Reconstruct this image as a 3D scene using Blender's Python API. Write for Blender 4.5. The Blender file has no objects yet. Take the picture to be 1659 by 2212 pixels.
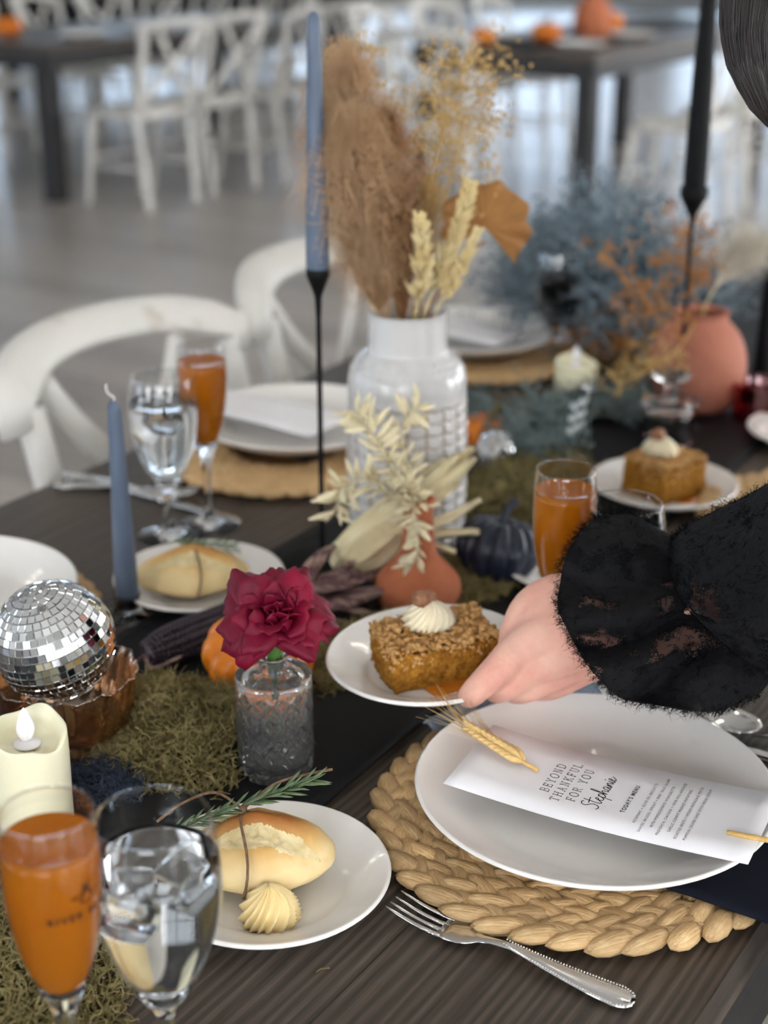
import bpy, bmesh, math, random
from mathutils import Vector, Matrix, Euler, noise
pi = math.pi
sc = bpy.context.scene
COL = sc.collection

# ------------------------------------------------------------------ camera, light, exposure
F_PX, CXP, CYP, PITCH, CAM_Z = 3250.0, 829.5, 1106.0, math.radians(22), 1.39
cam_d = bpy.data.cameras.new('camera')
cam_d.sensor_fit = 'VERTICAL'
cam_d.sensor_height = 36.0
cam_d.lens = F_PX / 2212 * 36
cam_d.clip_start = 0.02
cam_d.clip_end = 100
cam = bpy.data.objects.new('camera', cam_d)
COL.objects.link(cam)
cam.location = (0, 0, CAM_Z)
cam.rotation_euler = (pi / 2 - PITCH, 0, 0)
cam_d.dof.use_dof = True
cam_d.dof.focus_distance = 1.02
cam_d.dof.aperture_fstop = 4.4
sc.camera = cam

world = bpy.data.worlds.new('world')
sc.world = world
world.use_nodes = True
world.node_tree.nodes['Background'].inputs['Color'].default_value = (0.75, 0.85, 1.0, 1)
world.node_tree.nodes['Background'].inputs['Strength'].default_value = 0.6

sc.view_settings.view_transform = 'Standard'
sc.view_settings.look = 'None'
sc.view_settings.gamma = 1.0
sc.view_settings.use_curve_mapping = False
sc.view_settings.exposure = 0.12
WINDOW_STRENGTH = 9.0
BACK_WINDOW_STRENGTH = 4.5
LAMP_STRENGTH = 18.0
sc.cycles.use_denoising = True
sc.cycles.use_adaptive_sampling = True
sc.cycles.adaptive_threshold = 0.18
sc.cycles.adaptive_min_samples = 12
sc.cycles.max_bounces = 8
sc.cycles.transmission_bounces = 8
sc.cycles.transparent_max_bounces = 12
sc.cycles.diffuse_bounces = 3
sc.cycles.glossy_bounces = 4
sc.cycles.caustics_reflective = False
sc.cycles.caustics_refractive = False
sc.cycles.sample_clamp_indirect = 6.0
sc.cycles.blur_glossy = 0.5

# ------------------------------------------------------------------ frame of the table
TA = math.radians(90 - 32.8)                       # direction of the table's long axis
A = Vector((math.cos(TA), math.sin(TA), 0))
P = Vector((-math.sin(TA), math.cos(TA), 0))
TZ = 0.76                                          # table top height
def T(u, v, z=TZ):
    p = A * u + P * v
    return Vector((p.x, p.y, z))
def at(px, py, z=TZ):                              # point of the photograph on a level plane
    x = (px - CXP) / F_PX; v = (py - CYP) / F_PX
    d = Vector((x, math.cos(PITCH) - v * math.sin(PITCH), -math.sin(PITCH) - v * math.cos(PITCH)))
    return Vector((0, 0, CAM_Z)) + d * ((z - CAM_Z) / d.z)
def pt(px, py, dep):                               # point of the photograph at a given distance
    x = (px - CXP) / F_PX; v = (py - CYP) / F_PX
    return Vector((0, 0, CAM_Z)) + Vector((x, math.cos(PITCH) - v * math.sin(PITCH), -math.sin(PITCH) - v * math.cos(PITCH))) * dep

# ------------------------------------------------------------------ helpers
def lin(r, g, b):
    return tuple(((c / 255) / 12.92 if c / 255 <= 0.04045 else ((c / 255 + 0.055) / 1.055) ** 2.4) for c in (r, g, b)) + (1,)

class MB:
    def __init__(s):
        s.v = []; s.f = []; s.m = []
    def add(s, vs, fs, mi=0):
        o = len(s.v)
        s.v.extend([tuple(v) for v in vs])
        for f in fs:
            s.f.append(tuple(i + o for i in f)); s.m.append(mi)
    def lathe(s, prof, seg=48, c=(0, 0, 0), fn=None, mi=0, mf=None, M=None):
        n = len(prof); vs = []; fs = []; idx = []
        for j, (r, z) in enumerate(prof):
            if r < 1e-7:
                idx.append([len(vs)] * seg); vs.append(Vector((c[0], c[1], c[2] + z)))
            else:
                row = []
                for i in range(seg):
                    t = 2 * pi * i / seg
                    rr, zz = (r, z) if fn is None else fn(r, z, t, j)
                    row.append(len(vs)); vs.append(Vector((c[0] + rr * math.cos(t), c[1] + rr * math.sin(t), c[2] + zz)))
                idx.append(row)
        ms = []
        for j in range(n - 1):
            for i in range(seg):
                k = (i + 1) % seg
                q = [idx[j][i], idx[j][k], idx[j + 1][k], idx[j + 1][i]]
                q2 = []
                for a in q:
                    if a not in q2: q2.append(a)
                if len(q2) > 2:
                    fs.append(q2); ms.append(mi if mf is None else mf(j, i))
        if M is not None: vs = [M @ v for v in vs]
        o = len(s.v); s.v.extend([tuple(v) for v in vs])
        for f, m in zip(fs, ms):
            s.f.append(tuple(a + o for a in f)); s.m.append(m)
    def tube(s, path, rad, seg=8, cap=True, mi=0, flat=1.0, up=None):
        path = [Vector(p) for p in path]; n = len(path)
        if not isinstance(rad, (list, tuple)): rad = [rad] * n
        t0 = (path[1] - path[0]).normalized()
        ref = Vector(up) if up else (Vector((0, 0, 1)) if abs(t0.z) < 0.9 else Vector((1, 0, 0)))
        vs = []; fs = []
        nx = t0.cross(ref).normalized()
        for i in range(n):
            t = (path[min(i + 1, n - 1)] - path[max(i - 1, 0)])
            if t.length < 1e-9: t = t0
            t = t.normalized()
            nx = (nx - t * nx.dot(t))
            nx = nx.normalized() if nx.length > 1e-6 else t.orthogonal().normalized()
            ny = t.cross(nx)
            for k in range(seg):
                a = 2 * pi * k / seg
                vs.append(path[i] + nx * (math.cos(a) * rad[i]) + ny * (math.sin(a) * rad[i] * flat))
        for i in range(n - 1):
            for k in range(seg):
                l = (k + 1) % seg
                fs.append((i * seg + k, i * seg + l, (i + 1) * seg + l, (i + 1) * seg + k))
        if cap and seg > 2:
            fs.append(tuple(range(seg - 1, -1, -1))); fs.append(tuple((n - 1) * seg + k for k in range(seg)))
        s.add(vs, fs, mi)
    def ell(s, c, r, nu=12, nv=8, M=None, mi=0, fn=None):
        c = Vector(c); vs = []; fs = []
        if not isinstance(r, (list, tuple)): r = (r, r, r)
        for j in range(nv + 1):
            ph = pi * j / nv
            for i in range(nu):
                th = 2 * pi * i / nu
                d = Vector((math.sin(ph) * math.cos(th), math.sin(ph) * math.sin(th), math.cos(ph)))
                k = 1 if fn is None else fn(d)
                p = Vector((d.x * r[0], d.y * r[1], d.z * r[2])) * k
                if M is not None: p = M @ p
                vs.append(c + p)
        for j in range(nv):
            for i in range(nu):
                k = (i + 1) % nu
                if j == 0: fs.append((0, nu + i, nu + k))
                elif j == nv - 1: fs.append((j * nu + i, (j + 1) * nu, j * nu + k))
                else: fs.append((j * nu + i, (j + 1) * nu + i, (j + 1) * nu + k, j * nu + k))
        s.add(vs, fs, mi)
    def box(s, c, d, M=None, mi=0, taper=1.0):
        c = Vector(c); vs = []
        for z in (-1, 1):
            k = taper if z > 0 else 1
            for x, y in ((-1, -1), (1, -1), (1, 1), (-1, 1)):
                p = Vector((x * d[0] / 2 * k, y * d[1] / 2 * k, z * d[2] / 2))
                vs.append(c + (M @ p if M is not None else p))
        s.add(vs, [(3, 2, 1, 0), (4, 5, 6, 7), (0, 1, 5, 4), (1, 2, 6, 5), (2, 3, 7, 6), (3, 0, 4, 7)], mi)
    def grid(s, fn, nu, nv, mi=0, closed_u=False):
        vs = []; fs = []
        for j in range(nv + 1):
            for i in range(nu + (0 if closed_u else 1)):
                vs.append(fn(i / nu, j / nv))
        w = nu if closed_u else nu + 1
        for j in range(nv):
            for i in range(nu):
                k = (i + 1) % w
                fs.append((j * w + i, j * w + k, (j + 1) * w + k, (j + 1) * w + i))
        s.add(vs, fs, mi)
    def sheet(s, fn, nu, nv, th, mi=0):            # a grid with real thickness
        g = MB(); g.grid(fn, nu, nv)
        nrm = [Vector((0, 0, 0)) for _ in g.v]
        for f in g.f:
            a, b, c = (Vector(g.v[f[k]]) for k in (0, 1, 2))
            d = Vector(g.v[f[3]])
            n = (c - a).cross(d - b)
            for k in f: nrm[k] += n
        N = len(g.v)
        vs = [Vector(p) + nrm[i].normalized() * (th / 2) for i, p in enumerate(g.v)] + [Vector(p) - nrm[i].normalized() * (th / 2) for i, p in enumerate(g.v)]
        fs = list(g.f) + [tuple(i + N for i in reversed(f)) for f in g.f]
        w = nu + 1
        ring = [i for i in range(w)] + [j * w + nu for j in range(1, nv + 1)] + [nv * w + i for i in range(nu - 1, -1, -1)] + [j * w for j in range(nv - 1, 0, -1)]
        for a, b in zip(ring, ring[1:] + ring[:1]): fs.append((b, a, a + N, b + N))
        s.add(vs, fs, mi)
    def strand(s, path, w, mi=0):                  # a fine three-sided fibre
        s.tube(path, [w * (1 - 0.75 * i / (len(path) - 1)) for i in range(len(path))], 3, False, mi)
    def mesh(s, name, mats, smooth=True):
        me = bpy.data.meshes.new(name)
        me.from_pydata(s.v, [], s.f)
        if not isinstance(mats, (list, tuple)): mats = [mats]
        for m in mats: me.materials.append(m)
        if len(mats) > 1: me.polygons.foreach_set('material_index', s.m)
        if smooth: me.polygons.foreach_set('use_smooth', [True] * len(me.polygons))
        me.update()
        return me
    def build(s, name, mats, parent=None, loc=None, rz=0.0, smooth=True, rot=None):
        return place(name, s.mesh(name, mats, smooth), parent, loc, rz, rot)

def place(name, me, parent=None, loc=None, rz=0.0, rot=None):
    o = bpy.data.objects.new(name, me)
    COL.objects.link(o)
    if parent is not None: o.parent = parent
    if loc is not None: o.location = loc
    if rot is not None: o.rotation_euler = rot
    elif rz: o.rotation_euler = (0, 0, rz)
    return o
def tag(o, label, cat, group=None, kind=None):
    o['label'] = label; o['category'] = cat
    if group: o['group'] = group
    if kind: o['kind'] = kind
    return o
def thing(name, label, cat, loc=(0, 0, 0), rz=0.0, group=None, rot=None):
    o = bpy.data.objects.new(name, None)
    o.empty_display_size = 0.05
    COL.objects.link(o)
    o.location = loc
    o.rotation_euler = rot if rot is not None else (0, 0, rz)
    return tag(o, label, cat, group)
def dup(root, loc, rz, label, group=None, scale=None, rot=None):
    def cp(o, par):
        c = o.copy(); COL.objects.link(c); c.parent = par
        for ch in o.children: cp(ch, c)
        return c
    r = cp(root, None); r.location = loc; r.rotation_euler = rot if rot is not None else (0, 0, rz)
    if scale: r.scale = (scale, scale, scale)
    r['label'] = label
    if group: r['group'] = group
    return r
def struct(o):
    o['kind'] = 'structure'; return o
def sub(o, lv=1, bevel=0.0):
    if bevel:
        b = o.modifiers.new('bevel', 'BEVEL'); b.width = bevel; b.segments = 2; b.limit_method = 'ANGLE'
    if lv:
        m = o.modifiers.new('subsurf', 'SUBSURF'); m.levels = lv; m.render_levels = lv
    return o
def crom(pts, n=8):                                # smooth curve through points
    pts = [Vector(p) for p in pts]; out = []
    for i in range(len(pts) - 1):
        p0 = pts[max(i - 1, 0)]; p1 = pts[i]; p2 = pts[i + 1]; p3 = pts[min(i + 2, len(pts) - 1)]
        for k in range(n):
            t = k / n
            out.append(0.5 * ((2 * p1) + (p2 - p0) * t + (2 * p0 - 5 * p1 + 4 * p2 - p3) * t * t + (3 * p1 - p0 - 3 * p2 + p3) * t ** 3))
    out.append(pts[-1]); return out
def prof(pts, n=6):                                # smooth lathe profile
    return [(max(p.x, 0.0), p.y) for p in crom([(a, b, 0) for a, b in pts], n)]
def lerp(a, b, t): return a + (b - a) * t
def orient(d, up=(0, 0, 1)):                       # matrix whose x axis is d
    x = Vector(d).normalized(); u = Vector(up)
    y = u.cross(x)
    if y.length < 1e-4: y = Vector((0, 1, 0)).cross(x)
    y.normalize(); z = x.cross(y)
    return Matrix((x, y, z)).transposed()
def nz(p, s=1.0): return noise.noise(Vector(p) * s)

# ------------------------------------------------------------------ materials
def mat(name, col, rough=0.5, metal=0.0, trans=0.0, ior=1.45, spec=0.5, col2=None, nscale=20.0, ndet=4.0, stretch=None, lo=0.35, hi=0.65,
        bump=0.0, bscale=60.0, sss=0.0, sssr=(1, 0.5, 0.3), sscale=0.01, coat=0.0, sheen=0.0, emit=None, estr=0.0, alpha=1.0, wave=None):
    m = bpy.data.materials.new(name); m.use_nodes = True
    nt = m.node_tree; b = nt.nodes['Principled BSDF']; I = b.inputs
    I['Base Color'].default_value = col; I['Roughness'].default_value = rough; I['Metallic'].default_value = metal
    I['Transmission Weight'].default_value = trans; I['IOR'].default_value = ior; I['Specular IOR Level'].default_value = spec
    I['Coat Weight'].default_value = coat; I['Sheen Weight'].default_value = sheen; I['Alpha'].default_value = alpha
    if sss:
        I['Subsurface Weight'].default_value = sss; I['Subsurface Radius'].default_value = sssr; I['Subsurface Scale'].default_value = sscale
    if emit:
        I['Emission Color'].default_value = emit; I['Emission Strength'].default_value = estr
    if col2 or bump:
        tc = nt.nodes.new('ShaderNodeTexCoord'); mp = nt.nodes.new('ShaderNodeMapping')
        nt.links.new(tc.outputs['Object'], mp.inputs['Vector'])
        if stretch: mp.inputs['Scale'].default_value = stretch
    if col2:
        n = nt.nodes.new('ShaderNodeTexNoise'); n.inputs['Scale'].default_value = nscale; n.inputs['Detail'].default_value = ndet
        nt.links.new(mp.outputs['Vector'], n.inputs['Vector'])
        r = nt.nodes.new('ShaderNodeValToRGB')
        r.color_ramp.elements[0].position = lo; r.color_ramp.elements[1].position = hi
        r.color_ramp.elements[0].color = col; r.color_ramp.elements[1].color = col2
        nt.links.new(n.outputs['Fac'], r.inputs['Fac']); nt.links.new(r.outputs['Color'], I['Base Color'])
    if bump:
        n2 = nt.nodes.new('ShaderNodeTexNoise'); n2.inputs['Scale'].default_value = bscale; n2.inputs['Detail'].default_value = 5
        nt.links.new(mp.outputs['Vector'], n2.inputs['Vector'])
        bp = nt.nodes.new('ShaderNodeBump'); bp.inputs['Strength'].default_value = bump; bp.inputs['Distance'].default_value = 0.002
        nt.links.new(n2.outputs['Fac'], bp.inputs['Height']); nt.links.new(bp.outputs['Normal'], I['Normal'])
    return m

def bread_mat():
    m = mat('bread_crust', lin(226, 190, 120), 0.55, bump=0.25, bscale=90)
    nt = m.node_tree; I = nt.nodes['Principled BSDF'].inputs
    tc = nt.nodes.new('ShaderNodeTexCoord'); sp = nt.nodes.new('ShaderNodeSeparateXYZ')
    n = nt.nodes.new('ShaderNodeTexNoise'); n.inputs['Scale'].default_value = 28; n.inputs['Detail'].default_value = 6
    nt.links.new(tc.outputs['Object'], n.inputs['Vector']); nt.links.new(tc.outputs['Object'], sp.inputs['Vector'])
    ma = nt.nodes.new('ShaderNodeMath'); ma.operation = 'MULTIPLY_ADD'; ma.inputs[1].default_value = 22.0
    mb = nt.nodes.new('ShaderNodeMath'); mb.operation = 'MULTIPLY_ADD'; mb.inputs[1].default_value = 0.55; mb.inputs[2].default_value = -0.45
    nt.links.new(n.outputs['Fac'], mb.inputs[0]); nt.links.new(sp.outputs['Z'], ma.inputs[0]); nt.links.new(mb.outputs[0], ma.inputs[2])
    r = nt.nodes.new('ShaderNodeValToRGB'); e = r.color_ramp.elements
    e[0].position = 0.45; e[0].color = lin(226, 200, 146); e[1].position = 0.95; e[1].color = lin(160, 96, 40)
    k = e.new(0.7); k.color = lin(212, 168, 100)
    nt.links.new(ma.outputs[0], r.inputs['Fac']); nt.links.new(r.outputs['Color'], I['Base Color'])
    return m

def wood_mat(name, c1, c2, c3, rough=0.5, ls=1.0, spec=0.4):  # grain along local x
    m = mat(name, c1, rough, spec=spec)
    nt = m.node_tree; I = nt.nodes['Principled BSDF'].inputs
    tc = nt.nodes.new('ShaderNodeTexCoord'); mp = nt.nodes.new('ShaderNodeMapping'); mp.inputs['Scale'].default_value = (1.3 * ls, 40 * ls, 40 * ls)
    oi = nt.nodes.new('ShaderNodeObjectInfo'); va = nt.nodes.new('ShaderNodeVectorMath'); va.operation = 'ADD'
    cx = nt.nodes.new('ShaderNodeCombineXYZ'); mu = nt.nodes.new('ShaderNodeMath'); mu.operation = 'MULTIPLY'; mu.inputs[1].default_value = 37.0
    nt.links.new(oi.outputs['Random'], mu.inputs[0])
    for k in range(3): nt.links.new(mu.outputs[0], cx.inputs[k])
    nt.links.new(tc.outputs['Object'], va.inputs[0]); nt.links.new(cx.outputs[0], va.inputs[1]); nt.links.new(va.outputs[0], mp.inputs['Vector'])
    w = nt.nodes.new('ShaderNodeTexWave'); w.bands_direction = 'Y'; w.inputs['Scale'].default_value = 0.55; w.inputs['Distortion'].default_value = 14.0
    w.inputs['Detail'].default_value = 3.0; w.inputs['Detail Scale'].default_value = 0.5
    nt.links.new(mp.outputs['Vector'], w.inputs['Vector'])
    n = nt.nodes.new('ShaderNodeTexNoise'); n.inputs['Scale'].default_value = 7.0; n.inputs['Detail'].default_value = 9.0; n.inputs['Roughness'].default_value = 0.62
    nt.links.new(mp.outputs['Vector'], n.inputs['Vector'])
    mx = nt.nodes.new('ShaderNodeMix'); mx.data_type = 'FLOAT'; mx.inputs['Factor'].default_value = 0.74
    nt.links.new(w.outputs['Fac'], mx.inputs[2]); nt.links.new(n.outputs['Fac'], mx.inputs[3])
    r = nt.nodes.new('ShaderNodeValToRGB'); e = r.color_ramp.elements
    e[0].position = 0.24; e[0].color = c1; e[1].position = 0.78; e[1].color = c3; q = e.new(0.5); q.color = c2
    nt.links.new(mx.outputs[0], r.inputs['Fac'])
    hs = nt.nodes.new('ShaderNodeHueSaturation')
    mr = nt.nodes.new('ShaderNodeMapRange'); mr.inputs['To Min'].default_value = 0.8; mr.inputs['To Max'].default_value = 1.2
    nt.links.new(oi.outputs['Random'], mr.inputs['Value']); nt.links.new(mr.outputs[0], hs.inputs['Value'])
    nt.links.new(r.outputs['Color'], hs.inputs['Color']); nt.links.new(hs.outputs[0], I['Base Color'])
    bp = nt.nodes.new('ShaderNodeBump'); bp.inputs['Strength'].default_value = 0.12; bp.inputs['Distance'].default_value = 0.001
    nt.links.new(mx.outputs[0], bp.inputs['Height']); nt.links.new(bp.outputs['Normal'], I['Normal'])
    return m

def thin_glass(name='thin_blown_glass', tint=(0.97, 0.98, 0.98, 1), shine=(1, 1, 1, 1), base=0.045):                                  # thin blown wall: clear straight through, mirror-like at grazing angles
    m = bpy.data.materials.new(name); m.use_nodes = True; nt = m.node_tree; nt.nodes.remove(nt.nodes['Principled BSDF']); out = nt.nodes['Material Output']
    tr = nt.nodes.new('ShaderNodeBsdfTransparent'); tr.inputs['Color'].default_value = tint
    gl = nt.nodes.new('ShaderNodeBsdfGlossy'); gl.inputs['Roughness'].default_value = 0.02; gl.inputs['Color'].default_value = shine
    lw = nt.nodes.new('ShaderNodeLayerWeight'); lw.inputs['Blend'].default_value = 0.5
    pw = nt.nodes.new('ShaderNodeMath'); pw.operation = 'POWER'; pw.inputs[1].default_value = 3.5
    ad = nt.nodes.new('ShaderNodeMath'); ad.operation = 'MULTIPLY_ADD'; ad.inputs[1].default_value = 0.75; ad.inputs[2].default_value = base
    mx = nt.nodes.new('ShaderNodeMixShader')
    nt.links.new(lw.outputs['Facing'], pw.inputs[0]); nt.links.new(pw.outputs[0], ad.inputs[0]); nt.links.new(ad.outputs[0], mx.inputs[0])
    nt.links.new(tr.outputs[0], mx.inputs[1]); nt.links.new(gl.outputs[0], mx.inputs[2]); nt.links.new(mx.outputs[0], out.inputs['Surface'])
    return m

def cider_mat():                                   # cloudy juice: lets light through but not sight
    m = mat('cloudy_cider', lin(196, 122, 24), 0.1, spec=0.4, col2=lin(182, 106, 16), nscale=15)
    nt = m.node_tree; b = nt.nodes['Principled BSDF']; out = nt.nodes['Material Output']
    tl = nt.nodes.new('ShaderNodeBsdfTranslucent'); tl.inputs['Color'].default_value = lin(216, 144, 38)
    mx = nt.nodes.new('ShaderNodeMixShader'); mx.inputs[0].default_value = 0.45
    nt.links.new(b.outputs[0], mx.inputs[1]); nt.links.new(tl.outputs[0], mx.inputs[2]); nt.links.new(mx.outputs[0], out.inputs['Surface'])
    return m

def straw_mat():
    m = mat('water_hyacinth_straw', lin(222, 190, 140), 0.6, col2=lin(180, 136, 84), nscale=60, stretch=(1, 9, 9), lo=0.32, hi=0.78, bump=0.9, bscale=60)
    nt = m.node_tree; I = nt.nodes['Principled BSDF'].inputs; src = I['Base Color'].links[0].from_socket
    oi = nt.nodes.new('ShaderNodeObjectInfo'); hs = nt.nodes.new('ShaderNodeHueSaturation'); mr = nt.nodes.new('ShaderNodeMapRange')
    mr.inputs['To Min'].default_value = 0.72; mr.inputs['To Max'].default_value = 1.12
    nt.links.new(oi.outputs['Random'], mr.inputs['Value']); nt.links.new(mr.outputs[0], hs.inputs['Value']); nt.links.new(src, hs.inputs['Color']); nt.links.new(hs.outputs[0], I['Base Color'])
    return m

def lace_mat():                                    # black lace: solid thread motifs on a sheer ground
    m = mat('black_lace', lin(10, 10, 13), 0.85, spec=0.25, bump=1.0, bscale=180)
    nt = m.node_tree; b = nt.nodes['Principled BSDF']; out = nt.nodes['Material Output']
    tc = nt.nodes.new('ShaderNodeTexCoord')
    n = nt.nodes.new('ShaderNodeTexNoise'); n.inputs['Scale'].default_value = 26; n.inputs['Detail'].default_value = 3
    v = nt.nodes.new('ShaderNodeTexVoronoi'); v.inputs['Scale'].default_value = 420; v.feature = 'DISTANCE_TO_EDGE'
    nt.links.new(tc.outputs['Object'], n.inputs['Vector']); nt.links.new(tc.outputs['Object'], v.inputs['Vector'])
    g1 = nt.nodes.new('ShaderNodeMath'); g1.operation = 'GREATER_THAN'; g1.inputs[1].default_value = 0.57
    nt.links.new(n.outputs['Fac'], g1.inputs[0])
    g2 = nt.nodes.new('ShaderNodeMath'); g2.operation = 'GREATER_THAN'; g2.inputs[1].default_value = 0.09
    nt.links.new(v.outputs['Distance'], g2.inputs[0])
    mu = nt.nodes.new('ShaderNodeMath'); mu.operation = 'MULTIPLY'
    g3 = nt.nodes.new('ShaderNodeMath'); g3.operation = 'GREATER_THAN'; g3.inputs[1].default_value = 0.615; nt.links.new(n.outputs['Fac'], g3.inputs[0])
    mxx = nt.nodes.new('ShaderNodeMath'); mxx.operation = 'MAXIMUM'; nt.links.new(g2.outputs[0], mxx.inputs[0]); nt.links.new(g3.outputs[0], mxx.inputs[1])
    nt.links.new(g1.outputs[0], mu.inputs[0]); nt.links.new(mxx.outputs[0], mu.inputs[1])
    m2 = nt.nodes.new('ShaderNodeMath'); m2.operation = 'MULTIPLY'; m2.inputs[1].default_value = 0.55
    nt.links.new(mu.outputs[0], m2.inputs[0])
    tr = nt.nodes.new('ShaderNodeBsdfTransparent'); ms = nt.nodes.new('ShaderNodeMixShader')
    nt.links.new(m2.outputs[0], ms.inputs[0]); nt.links.new(b.outputs[0], ms.inputs[1]); nt.links.new(tr.outputs[0], ms.inputs[2])
    nt.links.new(ms.outputs[0], out.inputs['Surface'])
    return m

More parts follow.
